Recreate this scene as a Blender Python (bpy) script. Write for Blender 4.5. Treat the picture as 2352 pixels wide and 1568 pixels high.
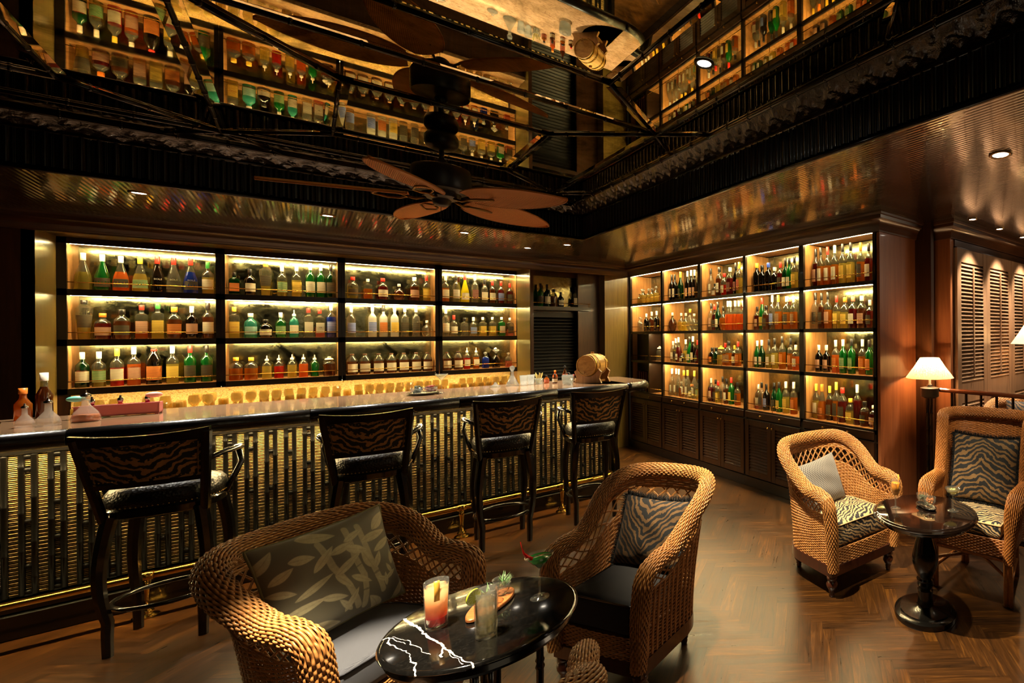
import bpy, math, random
import numpy as np
from mathutils import Vector, Matrix
random.seed(7)
for o in list(bpy.data.objects): bpy.data.objects.remove(o)
SC = bpy.context.scene
COL = SC.collection
PI = math.pi
# ---------------------------------------------------------------- camera, world, exposure
YAW = 0.815; EYE = 1.70
cam = bpy.data.cameras.new('camera'); cam.sensor_width = 36; cam.lens = 1120 * 36 / 2352
cam.shift_x = (1176 - 1890) / 2352; cam.shift_y = -(784 - 764) / 2352; cam.clip_start = .02
co = bpy.data.objects.new('camera', cam); COL.objects.link(co)
co.matrix_world = Matrix.Translation((0, 0, EYE)) @ Matrix.Rotation(-YAW, 4, 'Z') @ Matrix.Rotation(PI / 2, 4, 'X') @ Matrix.Rotation(-.0074, 4, 'Z')
SC.camera = co
SC.view_settings.view_transform = 'Standard'; SC.view_settings.look = 'None'
SC.view_settings.gamma = 1; SC.view_settings.use_curve_mapping = False
SC.view_settings.exposure = 0.0
wd = bpy.data.worlds.new('world'); SC.world = wd; wd.use_nodes = True
wd.node_tree.nodes['Background'].inputs[0].default_value = (.9, .7, .45, 1)
wd.node_tree.nodes['Background'].inputs[1].default_value = .012
def lamp(name, kind, loc, power, color, aim=None, **k):
    l = bpy.data.lights.new(name, kind); l.energy = power; l.color = color
    for a, b in k.items(): setattr(l, a, b)
    o = bpy.data.objects.new(name, l); COL.objects.link(o); o.location = loc
    if aim is not None: o.rotation_euler = (Vector(aim) - Vector(loc)).to_track_quat('-Z', 'Y').to_euler()
    return o
WARM = (1, .70, .36); WHITE = (1, .84, .58)
ZC = 2.71; ZM = 3.03                      # soffit and mirror heights
SPOTS = [(1.35, 2.06, ZM, 900, (2.25, 2.12, .2), 56), (-.12, 2.06, ZM, 1500, (.12, 2.27, .55), 28)]
for x, y, z, p, a, ang in SPOTS:
    lamp('ceiling_spot', 'SPOT', (x, y, z - .05), p, WHITE, a, spot_size=math.radians(ang), spot_blend=.55, shadow_soft_size=.02)
for x, y in ((-.79, 5.79), (.133, 5.8), (1.076, 5.84), (1.95, 5.84), (1.77, 6.36)):
    lamp('bar_downlight', 'SPOT', (x, y, ZC - .03), 230 if y < 6 else 30, (1, .93, .80), (x, y - .15, 0), spot_size=math.radians(75), spot_blend=.6, shadow_soft_size=.03)
lamp('corner_downlight', 'SPOT', (2.727, 1.166, ZC - .03), 120, WHITE, (3.1, 1.5, 0), spot_size=math.radians(66), spot_blend=.5, shadow_soft_size=.03)
for x, y in ((4.42, 1.96), (5.06, 1.96), (5.7, 1.96)):
    lamp('louvre_downlight', 'SPOT', (x, y, ZC - .03), 190, (1, .86, .68), (x, 2.3, 1.2), spot_size=math.radians(70), spot_blend=.6, shadow_soft_size=.03)
lamp('room_fill', 'AREA', (.6, -1.6, 2.4), 4, (1, .8, .5), (1, 3, .8), size=1.6)  # unseen soft fill from behind the camera, no fixture
lamp('room_fill', 'AREA', (6.2, -.6, 2.5), 22, (1, .76, .5), (4.6, 2.0, 1.2), size=1.2)  # unseen fill out of frame, brightens the lounge side, no fixture

# ---------------------------------------------------------------- materials
def rgb(h):
    c = [int(h[i:i + 2], 16) / 255 for i in (0, 2, 4)]
    return tuple(x / 12.92 if x <= .04045 else ((x + .055) / 1.055) ** 2.4 for x in c) + (1,)
class NT:
    def __init__(s, name):
        s.m = bpy.data.materials.new(name); s.m.use_nodes = True; s.t = s.m.node_tree
        s.t.nodes.clear(); s.out = s.n('ShaderNodeOutputMaterial')
    def n(s, kind, **k):
        nd = s.t.nodes.new(kind)
        for a, b in k.items(): setattr(nd, a, b)
        return nd
    def l(s, a, b): s.t.links.new(a, b)
    def put(s, sock, v):
        if v is None: return
        if hasattr(v, 'node'): s.l(v, sock)
        else: sock.default_value = v
    def tc(s, which='Object'): return s.n('ShaderNodeTexCoord').outputs[which]
    def map(s, v, scale=(1, 1, 1), loc=(0, 0, 0), rot=(0, 0, 0)):
        m = s.n('ShaderNodeMapping'); s.l(v, m.inputs[0]); m.inputs['Scale'].default_value = scale
        m.inputs['Location'].default_value = loc; m.inputs['Rotation'].default_value = rot; return m.outputs[0]
    def noise(s, v, scale=5, detail=3, dist=0, rough=.5):
        x = s.n('ShaderNodeTexNoise'); s.l(v, x.inputs[0]); x.inputs['Scale'].default_value = scale
        x.inputs['Detail'].default_value = detail; x.inputs['Distortion'].default_value = dist; x.inputs['Roughness'].default_value = rough
        return x.outputs[0]
    def wave(s, v, scale=5, dist=0, det=2, ds=1, dirn='X', prof='SIN'):
        x = s.n('ShaderNodeTexWave', bands_direction=dirn, wave_profile=prof); s.l(v, x.inputs[0])
        for a, b in (('Scale', scale), ('Distortion', dist), ('Detail', det), ('Detail Scale', ds)): x.inputs[a].default_value = b
        return x.outputs[1]
    def ramp(s, v, stops, interp='LINEAR'):
        r = s.n('ShaderNodeValToRGB'); s.put(r.inputs[0], v); e = r.color_ramp.elements; r.color_ramp.interpolation = interp
        while len(e) < len(stops): e.new(.5)
        for i, (p, c) in enumerate(stops): e[i].position = p; e[i].color = c if len(c) == 4 else c + (1,)
        return r.outputs[0]
    def math(s, op, a, b=0., c=0.):
        m = s.n('ShaderNodeMath', operation=op)
        s.put(m.inputs[0], a); s.put(m.inputs[1], b); s.put(m.inputs[2], c); return m.outputs[0]
    def mix(s, f, a, b):
        m = s.n('ShaderNodeMix', data_type='RGBA'); s.put(m.inputs[0], f); s.put(m.inputs[6], a); s.put(m.inputs[7], b); return m.outputs[2]
    def sep(s, v):
        x = s.n('ShaderNodeSeparateXYZ'); s.l(v, x.inputs[0]); return x.outputs
    def comb(s, a, b, c=0.):
        x = s.n('ShaderNodeCombineXYZ'); s.put(x.inputs[0], a); s.put(x.inputs[1], b); s.put(x.inputs[2], c); return x.outputs[0]
    def bump(s, h, st=.3, d=.01):
        b = s.n('ShaderNodeBump'); s.l(h, b.inputs['Height']); b.inputs['Strength'].default_value = st; b.inputs['Distance'].default_value = d; return b.outputs[0]
    def pbr(s, col, rough=.5, metal=0., spec=.5, nrm=None, coat=0., emis=None, es=0., sheen=0., trans=None):
        p = s.n('ShaderNodeBsdfPrincipled')
        s.put(p.inputs['Base Color'], col); s.put(p.inputs['Roughness'], rough); s.put(p.inputs['Metallic'], metal)
        s.put(p.inputs['Specular IOR Level'], spec); s.put(p.inputs['Normal'], nrm); s.put(p.inputs['Coat Weight'], coat); s.put(p.inputs['Coat Normal'], nrm)
        p.inputs['Coat Roughness'].default_value = .05; p.inputs['Sheen Weight'].default_value = sheen
        if emis: p.inputs['Emission Color'].default_value = emis; p.inputs['Emission Strength'].default_value = es
        s.l(p.outputs[0], s.out.inputs[0]); return s.m
def simple(name, h, rough=.5, metal=0., spec=.5, coat=0., **k): return NT(name).pbr(rgb(h), rough, metal, spec, coat=coat, **k)
def emit(name, h, st):
    t = NT(name); e = t.n('ShaderNodeEmission'); e.inputs[0].default_value = rgb(h); e.inputs[1].default_value = st; t.l(e.outputs[0], t.out.inputs[0]); return t.m
def wood(name, dark, light, scale=(18, 18, 1.2), rough=.32, coat=.25, bump=.05):
    t = NT(name); v = t.map(t.tc(), scale); n = t.noise(v, 2.2, 5, .6, .6); n2 = t.noise(v, 11, 3, 0, .6)
    f = t.math('ADD', t.math('MULTIPLY', n, .75), t.math('MULTIPLY', n2, .25))
    return t.pbr(t.ramp(f, [(.3, rgb(dark)), (.7, rgb(light))]), rough, nrm=t.bump(n2, bump, .004), coat=coat)
M = {}
M['wood'] = wood('walnut', '2a1709', '4a2b14')
M['woodh'] = wood('walnut_horizontal', '2a1709', '4a2b14', (1.2, 1.2, 18))
M['panel'] = wood('panel_wood', '7a4426', '9c5e36', (14, 14, .8), .3, .35)
M['shelfwood'] = wood('shelf_wood', '8a5a2c', 'b98850', (16, 16, 1.0), .4, .2)
M['door'] = wood('door_wood', '6e5038', '927052', (14, 14, .8), .34, .3)
M['batten'] = simple('batten_black', '050403', .4, spec=.25)
M['legwood'] = wood('mahogany', '2b120a', '4c2415', (12, 12, 3), .28, .5)
M['goldwood'] = wood('satin_gold_wood', '5c4a20', '7a6430', (22, 22, .8), .3, .3)
M['black'] = simple('black_lacquer', '0b0907', .2, coat=.4)
M['blackm'] = simple('black_satin', '0d0b0a', .42)
M['shelfdark'] = simple('dark_shelf_edge', '1e120a', .35, coat=.2)
M['brass'] = simple('brass', 'd6a84c', .16, 1.)
M['dullbrass'] = simple('aged_brass', '8c6a35', .35, 1.)
M['chrome'] = simple('silver', 'd8d4cc', .12, 1.)
M['leather'] = None
t = NT('scaled_leather'); v = t.tc(); vo = t.n('ShaderNodeTexVoronoi'); t.l(t.map(v, (90, 60, 90)), vo.inputs[0]); vo.inputs['Scale'].default_value = 1
M['leather'] = t.pbr(rgb('100d0b'), .36, nrm=t.bump(vo.outputs[0], .6, .004), spec=.4)
t = NT('lizard_nose'); vo = t.n('ShaderNodeTexVoronoi'); t.l(t.map(t.tc(), (60, 120, 120)), vo.inputs[0]); vo.inputs['Scale'].default_value = 1
M['nose'] = t.pbr(rgb('100c0a'), .27, nrm=t.bump(vo.outputs[0], .25, .002), coat=.15)
M['strip'] = emit('led_strip', 'ffe6a6', 215)
M['stripb'] = emit('led_strip_back', 'ffe6a6', 120)
M['lampglow'] = emit('lamp_disc', 'fff2dc', 30)
# wicker
def wicker(name, a, b):
    t = NT(name); n = t.noise(t.tc(), 55, 3, .4); n2 = t.noise(t.tc(), 5, 2)
    c = t.ramp(t.math('ADD', t.math('MULTIPLY', n, .6), t.math('MULTIPLY', n2, .4)), [(.32, rgb(a)), (.68, rgb(b))])
    return t.pbr(c, .42, nrm=t.bump(n, .2, .002), coat=.12)
M['wicker'] = wicker('honey_wicker', '8a5526', 'cf9250')
M['wickerd'] = simple('wicker_core', '4a2a12', .7)
M['rattan'] = wicker('amber_rattan', '8c5222', 'c07a3a')
M['caneblade'] = None
t = NT('woven_blade'); u = t.tc('UV'); su = t.sep(u)
ch = t.math('ADD', su[0], t.math('ABSOLUTE', su[1])); w = t.wave(t.comb(ch, 0., 0.), 11, 1.2, 2, 3)
w2 = t.wave(t.comb(su[0], t.math('MULTIPLY', su[1], 1.), 0.), 30, .5, 1, 2, 'Y')
M['caneblade'] = t.pbr(t.ramp(w, [(.1, rgb('c07428')), (.8, rgb('ffa84a'))]), .5, nrm=t.bump(t.math('ADD', w, t.math('MULTIPLY', w2, .4)), .6, .006), emis=rgb('b06a2c'), es=0.)
# ceiling materials
t = NT('antique_mirror'); v = t.tc(); n = t.noise(t.map(v, (1, 1, 1)), 2.2, 6, 1.2, .7); n2 = t.noise(v, 9, 4, .5, .7)
f = t.math('ADD', t.math('MULTIPLY', n, .7), t.math('MULTIPLY', n2, .3))
c = t.ramp(f, [(.36, rgb('6a6440')), (.48, rgb('c6be96')), (.62, rgb('f0eacb'))])
M['mirror'] = t.pbr(c, t.ramp(f, [(.4, (.03,) * 3), (.55, (.0,) * 3)]), 1.)
t = NT('shelf_back_mirror'); n = t.noise(t.tc(), 3.5, 6, 1.5, .72); n2 = t.noise(t.tc(), 30, 3, .5, .7)
f = t.math('ADD', t.math('MULTIPLY', n, .75), t.math('MULTIPLY', n2, .25))
M['backmirror'] = t.pbr(t.ramp(f, [(.35, rgb('57543a')), (.55, rgb('908d6a')), (.72, rgb('b4b08c'))]), t.ramp(f, [(.35, (.3,) * 3), (.6, (.07,) * 3)]), 1.)
t = NT('reeded_soffit'); v = t.tc(); sx = t.sep(v)
w1 = t.math('PINGPONG', sx[0], .013); groove = t.math('LESS_THAN', w1, .0028)
jo = t.math('PINGPONG', sx[0], .143); jl = t.math('LESS_THAN', jo, .0035)
n = t.noise(t.map(v, (26, 9, 9)), 3, 3, .5)
h = t.math('ADD', t.math('MULTIPLY', w1, 70.), t.math('MULTIPLY', n, .22)); h = t.math('SUBTRACT', h, t.math('MULTIPLY', jl, 1.))
M['soffit'] = t.pbr(t.mix(t.math('MAXIMUM', jl, t.math('MULTIPLY', groove, .7)), rgb('24170a'), rgb('060302')), .22, .0, nrm=t.bump(h, .17, .010), spec=1., coat=1.)
t = NT('carved_frieze'); M['frieze'] = t.pbr(rgb('15100b'), .24, coat=.4, nrm=t.bump(t.noise(t.tc(), 60, 3, 1), .5, .006))
M['fascia'] = simple('black_reeding', '090604', .3, coat=.2)
M['darkwall'] = simple('dark_wall', '120b07', .5)
# marble
t = NT('bar_marble'); n = t.noise(t.map(t.tc(), (2.5, 9, 3)), 3, 6, 2.2, .7)
M['barmarble'] = t.pbr(t.ramp(n, [(.3, rgb('6b4a33')), (.5, rgb('b08a66')), (.62, rgb('7f5a40')), (.75, rgb('d8b890'))]), .1, coat=.5)
t = NT('onyx_splashback'); n = t.noise(t.map(t.tc(), (7, 7, 14)), 2.4, 8, 3.5, .78)
M['onyx'] = t.pbr(t.ramp(n, [(.36, rgb('4a3210')), (.44, rgb('c8a04c')), (.5, rgb('f0dca0')), (.56, rgb('6a4a18')), (.62, rgb('e0bc6c')), (.7, rgb('543a14'))]), .2, coat=.4)
# floor
t = NT('herringbone_oak'); at = t.n('ShaderNodeAttribute', attribute_name='plank'); u = t.tc('UV')
v = t.map(u, (2.2, 26, 1)); off = t.n('ShaderNodeVectorMath', operation='ADD'); t.l(v, off.inputs[0]); t.l(t.comb(t.math('MULTIPLY', at.outputs[2], 37.), t.math('MULTIPLY', at.outputs[2], 91.)), off.inputs[1])
n = t.noise(off.outputs[0], 1.6, 6, 1.2, .65)
f = t.math('ADD', t.math('MULTIPLY', n, .8), t.math('MULTIPLY', at.outputs[2], .17))
M['floor'] = t.pbr(t.ramp(f, [(.28, rgb('1c1006')), (.55, rgb('44270a')), (.8, rgb('7a4c14'))]), t.ramp(n, [(.3, (.27,) * 3), (.7, (.38,) * 3)]), nrm=t.bump(n, .05, .003))
# fabrics
def tiger(name, chev=1., sc=1., a='c9a066', b='8a5c2c', k='0c0a08', uvm=(1, 1), bk=.56):
    t = NT(name); u = t.sep(t.map(t.tc('UV'), (uvm[0], uvm[1], 1))); nz = t.noise(t.tc('UV'), 5, 3, .3)
    ax = t.math('ABSOLUTE', t.math('SUBTRACT', u[0], .5 * uvm[0]))
    y = t.math('ADD', u[1], t.math('MULTIPLY', ax, -.9 * chev)); y = t.math('ADD', y, t.math('MULTIPLY', nz, .22))
    w = t.wave(t.comb(t.math('MULTIPLY', u[0], .35), y), 2.9 * sc, 2.6, 3, 2.2, 'Y'); n2 = t.noise(t.comb(t.math('MULTIPLY', ax, 3.), t.math('MULTIPLY', y, 9.)), 2.4 * sc, 2)
    w = t.math('ADD', w, t.math('MULTIPLY', t.math('SUBTRACT', n2, .5), .8))
    fine = t.noise(t.map(t.tc('UV'), (1, 1, 1)), 160, 2)
    base = t.mix(t.noise(t.tc('UV'), 9, 2), rgb(b), rgb(a)); c = t.mix(t.ramp(w, [(bk, (0, 0, 0)), (bk + .08, (1, 1, 1))]), rgb(k), base)
    return t.pbr(c, .75, nrm=t.bump(fine, .5, .004), sheen=.08)
M['tiger'] = tiger('tiger_plush', 1., 1.25, '7e5c30', '523818', '080706', bk=.54)
M['tigerw'] = tiger('tiger_wing_plush', -.55, 1.3, '8a6838', '5a3e1c', '080706', bk=.55)
M['tigerl'] = tiger('tiger_seat', -.5, 1.9, 'dcc08c', 'b08a50', '14161c', (1.2, 1.), .48)
M['tigerstool'] = tiger('tiger_stool', .42, 1.35, 'c08a48', '84562a', '070504', (1.4, .75))
t = NT('grey_linen'); v = t.map(t.tc('UV'), (1, 1, 1)); w = t.wave(v, 90, .4, 1, 1, 'X'); w2 = t.wave(v, 90, .4, 1, 1, 'Y'); n = t.noise(v, 220, 2)
hh = t.math('MULTIPLY', w, w2); M['linen'] = t.pbr(t.ramp(t.math('ADD', t.math('MULTIPLY', hh, .7), t.math('MULTIPLY', n, .3)), [(.15, rgb('3a3c45')), (.7, rgb('6e7079'))]), .85, nrm=t.bump(hh, .5, .003), sheen=.2)
t = NT('basket_cloth'); v = t.tc('UV'); ch = t.n('ShaderNodeTexChecker'); t.l(t.map(v, (1, .8, 1)), ch.inputs[0]); ch.inputs['Scale'].default_value = 52
M['basket'] = t.pbr(t.mix(ch.outputs[1], rgb('4c4844'), rgb('918b80')), .8, nrm=t.bump(ch.outputs[1], .4, .003), sheen=.2)
M['blackcloth'] = simple('black_linen', '100d0c', .9, sheen=.1)
t = NT('leaf_cloth'); at = t.n('ShaderNodeAttribute', attribute_name='leaf'); n = t.noise(t.tc('UV'), 30, 4, .5, .7); n3 = t.noise(t.tc('UV'), 400, 1)
lf = t.mix(n, rgb('8f8462'), rgb('c2b78c')); c = t.mix(at.outputs[2], rgb('5c5540'), lf)
M['leafcloth'] = t.pbr(c, .6, nrm=t.bump(n3, .2, .002), sheen=.3)
M['fringe'] = simple('black_fur', '0c0908', .8)
M['shade'] = None
t = NT('lamp_shade'); tr = t.n('ShaderNodeBsdfTranslucent'); tr.inputs[0].default_value = rgb('f6dcae'); df = t.n('ShaderNodeBsdfDiffuse'); df.inputs[0].default_value = rgb('f0dcb8')
mx = t.n('ShaderNodeMixShader'); mx.inputs[0].default_value = .6; t.l(df.outputs[0], mx.inputs[1]); t.l(tr.outputs[0], mx.inputs[2]); t.l(mx.outputs[0], t.out.inputs[0]); M['shade'] = t.m
# glass: clear walls with fresnel gloss, tinted see-through body
def glass(name, tint, dens=.5, body=None, fill=None, solid=.35, rough=.04):
    t = NT(name); tr = t.n('ShaderNodeBsdfTransparent'); df = t.n('ShaderNodeBsdfDiffuse'); tl = t.n('ShaderNodeBsdfTranslucent'); gl = t.n('ShaderNodeBsdfGlossy'); gl.inputs['Roughness'].default_value = rough
    body = body or tint
    if fill is not None:
        z = t.sep(t.tc('Object'))[2]; f = t.math('LESS_THAN', z, fill)
        tc = t.mix(f, rgb('c4c2a0'), rgb(tint)); bc = t.mix(f, rgb('c8c4a8'), rgb(body)); so = t.math('MULTIPLY_ADD', f, solid - .1, .1)
    else: tc, bc, so = rgb(tint), rgb(body), solid
    for s_ in (tr,): t.put(s_.inputs[0], tc)
    for s_ in (df, tl): t.put(s_.inputs[0], bc)
    m1 = t.n('ShaderNodeMixShader'); m1.inputs[0].default_value = .6; t.l(df.outputs[0], m1.inputs[1]); t.l(tl.outputs[0], m1.inputs[2])
    m2 = t.n('ShaderNodeMixShader'); t.put(m2.inputs[0], so); t.l(tr.outputs[0], m2.inputs[1]); t.l(m1.outputs[0], m2.inputs[2])
    fr = t.n('ShaderNodeFresnel'); bf_ = t.n('ShaderNodeNewGeometry'); t.l(t.math('MULTIPLY_ADD', bf_.outputs['Backfacing'], 1 / 1.5 - 1.5, 1.5), fr.inputs[0])
    m3 = t.n('ShaderNodeMixShader'); t.l(t.math('MULTIPLY_ADD', fr.outputs[0], 1.1, .02), m3.inputs[0]); t.l(m2.outputs[0], m3.inputs[1]); t.l(gl.outputs[0], m3.inputs[2])
    t.l(m3.outputs[0], t.out.inputs[0]); return t.m
M['clear'] = glass('clear_glass', 'f4f4ee', solid=.05)
M['crystal'] = glass('cut_crystal', 'e6e6de', solid=.22)
# ---------------------------------------------------------------- mesh helpers
def link(me, name, parent=None, mat=None, smooth=False):
    if mat is not None:
        for m in (mat if isinstance(mat, (list, tuple)) else [mat]): me.materials.append(m)
    if smooth: me.polygons.foreach_set('use_smooth', [True] * len(me.polygons))
    o = bpy.data.objects.new(name, me); COL.objects.link(o)
    if parent is not None: o.parent = parent
    return o
class MB:
    def __init__(s): s.v = []; s.f = []; s.mi = []
    def add(s, vs, fs, mi=0):
        b = len(s.v); s.v += [tuple(v) for v in vs]; s.f += [tuple(i + b for i in f) for f in fs]; s.mi += [mi] * len(fs); return s
    def box(s, a, b, mi=0, bev=0.):
        (x0, y0, z0), (x1, y1, z1) = [[min(p, q) for p, q in zip(a, b)], [max(p, q) for p, q in zip(a, b)]]
        if bev > 0:
            e = min(bev, (x1 - x0) / 2.01, (y1 - y0) / 2.01, (z1 - z0) / 2.01); vs = []; 
            for z, q in ((z0, e), (z0 + e, 0), (z1 - e, 0), (z1, e)):
                for x, y in ((x0 + q, y0 + q), (x1 - q, y0 + q), (x1 - q, y1 - q), (x0 + q, y1 - q)): vs.append((x, y, z))
            fs = [(3, 2, 1, 0), (12, 13, 14, 15)] + [(k * 4 + i, k * 4 + (i + 1) % 4, k * 4 + 4 + (i + 1) % 4, k * 4 + 4 + i) for k in range(3) for i in range(4)]
            return s.add(vs, fs, mi)
        vs = [(x, y, z) for z in (z0, z1) for x, y in ((x0, y0), (x1, y0), (x1, y1), (x0, y1))]
        return s.add(vs, [(3, 2, 1, 0), (4, 5, 6, 7), (0, 1, 5, 4), (1, 2, 6, 5), (2, 3, 7, 6), (3, 0, 4, 7)], mi)
    def quad(s, *p, mi=0): return s.add(p, [tuple(range(len(p)))], mi)
    def lathe(s, prof, seg=20, c=(0, 0, 0), sx=1, sy=1, mi=0, power=2, caps=True, axis='z'):
        vs = []
        for r, z in prof:
            for i in range(seg):
                a = 2 * PI * i / seg; ca, sa = math.cos(a), math.sin(a)
                if power != 2:
                    q = (abs(ca) ** power + abs(sa) ** power) ** (-1 / power); ca *= q; sa *= q
                x, y, zz = r * ca * sx, r * sa * sy, z
                if axis == 'y': x, y, zz = x, zz, y
                if axis == 'x': x, y, zz = zz, x, y
                vs.append((c[0] + x, c[1] + y, c[2] + zz))
        n = len(prof); fs = [(k * seg + i, k * seg + (i + 1) % seg, (k + 1) * seg + (i + 1) % seg, (k + 1) * seg + i) for k in range(n - 1) for i in range(seg)]
        if caps: fs += [tuple(range(seg - 1, -1, -1)), tuple((n - 1) * seg + i for i in range(seg))]
        return s.add(vs, fs, mi)
    def tube(s, pts, r, seg=8, mi=0, closed=False):
        P = [Vector(p) for p in pts]; n = len(P); rr = r if isinstance(r, (list, tuple)) else [r] * n; vs = []; up = None
        for i in range(n):
            a, b = (P[(i - 1) % n], P[(i + 1) % n]) if closed else (P[max(i - 1, 0)], P[min(i + 1, n - 1)])
            T = (b - a).normalized()
            if up is None: up = Vector((0, 0, 1)) if abs(T.z) < .9 else Vector((1, 0, 0))
            B = T.cross(up).normalized(); N = B.cross(T).normalized(); up = N
            for k in range(seg):
                an = 2 * PI * k / seg; vs.append(P[i] + (N * math.cos(an) + B * math.sin(an)) * rr[i])
        m = n if closed else n - 1
        fs = [(i * seg + k, i * seg + (k + 1) % seg, (i + 1) % n * seg + (k + 1) % seg, (i + 1) % n * seg + k) for i in range(m) for k in range(seg)]
        if not closed: fs += [tuple(range(seg - 1, -1, -1)), tuple((n - 1) * seg + i for i in range(seg))]
        return s.add(vs, fs, mi)
    def grid(s, fn, nu, nv, mi=0, wrap=False):
        vs = [fn(i / (nu - (0 if wrap else 1)), j / (nv - 1)) for i in range(nu) for j in range(nv)]
        m = nu if wrap else nu - 1
        fs = [(i * nv + j, (i + 1) % nu * nv + j, (i + 1) % nu * nv + j + 1, i * nv + j + 1) for i in range(m) for j in range(nv - 1)]
        return s.add(vs, fs, mi)
    def mesh(s, name):
        me = bpy.data.meshes.new(name); me.from_pydata(s.v, [], s.f)
        if any(s.mi): me.polygons.foreach_set('material_index', s.mi)
        me.update(); return me
    def build(s, name, mat, parent=None, smooth=False, auto=None):
        o = link(s.mesh(name), name, parent, mat, smooth or auto is not None)
        if auto is not None: o.data.set_sharp_from_angle(angle=math.radians(auto))
        return o
def tag(o, label, cat=None, group=None, kind=None):
    o['label'] = label
    if cat: o['category'] = cat
    if group: o['group'] = group
    if kind: o['kind'] = kind
    return o
def struct(o, label=None, cat=None):
    o['kind'] = 'structure'
    if label: o['label'] = label
    if cat: o['category'] = cat
    return o
def empty(name, loc, rz, label, cat, group=None):
    o = bpy.data.objects.new(name, None); COL.objects.link(o); o.location = loc; o.rotation_euler = (0, 0, rz); o.empty_display_size = .05
    return tag(o, label, cat, group)
KIDS = {}
def kids(o): return [c for c in bpy.data.objects if c.parent == o]
def snapshot(o): return (o, [snapshot(c) for c in kids(o)])
def copy_tree(snap, parent=None):
    o, ch = snap; c = o.copy(); COL.objects.link(c)
    if parent is not None: c.parent = parent
    for x in ch: copy_tree(x, c)
    return c
def dup(snap, loc, rz, label, group=None, scale=None):
    c = copy_tree(snap); c.location = loc; c.rotation_euler = (0, 0, rz); c['label'] = label
    if group: c['group'] = group
    if scale: c.scale = scale
    return c
def np_mesh(name, V, F, mat, parent=None, smooth=True):
    me = bpy.data.meshes.new(name); V = np.asarray(V, np.float32); F = np.asarray(F, np.int32)
    me.vertices.add(len(V)); me.vertices.foreach_set('co', V.ravel())
    me.loops.add(F.size); me.loops.foreach_set('vertex_index', F.ravel())
    me.polygons.add(len(F)); me.polygons.foreach_set('loop_start', np.arange(len(F), dtype=np.int32) * 4)
    me.polygons.foreach_set('loop_total', np.full(len(F), 4, np.int32)); me.update(calc_edges=True); me.validate()
    return link(me, name, parent, mat, smooth)
def strands(P, N, ra, rb, seg=5):
    """tubes along K polylines: P (K,n,3), surface normals N, radius ra along normal, rb across"""
    T = np.gradient(P, axis=1); T /= np.linalg.norm(T, axis=2, keepdims=True) + 1e-9
    B = np.cross(T, N); B /= np.linalg.norm(B, axis=2, keepdims=True) + 1e-9; N2 = np.cross(B, T)
    K, n, _ = P.shape; a = np.arange(seg) * 2 * np.pi / seg
    ra = np.broadcast_to(np.asarray(ra, float), (K, n))[..., None, None]; rb = np.broadcast_to(np.asarray(rb, float), (K, n))[..., None, None]
    V = P[:, :, None, :] + ra * np.cos(a)[None, None, :, None] * N2[:, :, None, :] + rb * np.sin(a)[None, None, :, None] * B[:, :, None, :]
    k, i, j = np.meshgrid(np.arange(K), np.arange(n - 1), np.arange(seg), indexing='ij'); b = k * n * seg
    F = np.stack([b + i * seg + j, b + i * seg + (j + 1) % seg, b + (i + 1) * seg + (j + 1) % seg, b + (i + 1) * seg + j], -1).reshape(-1, 4)
    return V.reshape(-1, 3), F
def joinVF(parts):
    Vs, Fs, b = [], [], 0
    for V, F in parts: Vs.append(V); Fs.append(F + b); b += len(V)
    return np.concatenate(Vs), np.concatenate(Fs)
def resample(P, n):
    P = np.asarray(P, float); d = np.r_[0, np.cumsum(np.linalg.norm(np.diff(P, axis=0), axis=1))]; t = np.linspace(0, d[-1], n)
    return np.stack([np.interp(t, d, P[:, k]) for k in range(P.shape[1])], 1), d[-1]
def sm(x, a, b):
    t = np.clip((x - a) / (b - a), 0, 1); return t * t * (3 - 2 * t)
def uvset(me, fn):
    uv = me.uv_layers.new(name='UVMap'); co = np.empty(len(me.vertices) * 3, np.float32); me.vertices.foreach_get('co', co); co = co.reshape(-1, 3)
    li = np.empty(len(me.loops), np.int32); me.loops.foreach_get('vertex_index', li); uv.data.foreach_set('uv', fn(co)[li].astype(np.float32).ravel())

# ---------------------------------------------------------------- soft things
def cushion(name, parent, mat, outline, z0, z1, piping=None, rnd=.035, uvs=2.2, dome=.015):
    """upholstered cushion from a plan outline (list of xy) with rounded edges"""
    P, L = resample(list(outline) + [outline[0]], 90); P = P[:-1]; c = P.mean(0); mb = MB(); n = len(P); rings = []
    d = P - c; ln = np.linalg.norm(d, axis=1, keepdims=True); u = d / ln
    for k in range(6):
        a = k / 5 * PI / 2; rings.append((P - u * rnd * (1 - math.sin(a)), z0 + rnd * (1 - math.cos(a))))
    for k in range(6):
        a = k / 5 * PI / 2; rings.append((P - u * rnd * (1 - math.cos(a)), z1 - rnd * (1 - math.sin(a))))
    top = rings[-1][0]
    for k in range(1, 14):
        f = 1 - k / 13.001; rings.append((c + (top - c) * f, z1 + dome * (1 - f * f)))
    vs = [(x, y, z) for R, z in rings for x, y in R]; m = len(rings)
    fs = [(k * n + i, k * n + (i + 1) % n, (k + 1) * n + (i + 1) % n, (k + 1) * n + i) for k in range(m - 1) for i in range(n)]
    mb.add(vs, fs + [tuple(range(n - 1, -1, -1))]); o = mb.build(name, mat, parent, True)
    ang = lambda co: np.stack([co[:, 0] * uvs + (co[:, 2] < z1 - .02) * 0, (co[:, 1] - co[:, 2]) * uvs], 1)
    uvset(o.data, ang)
    if piping is not None:
        for zz, nm in ((z1 - .012, 'piping'),):
            q = P - u * .002; MB().tube([(x, y, zz) for x, y in q], .005, 6, closed=True).build(nm, piping, o, True)
    return o
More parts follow.
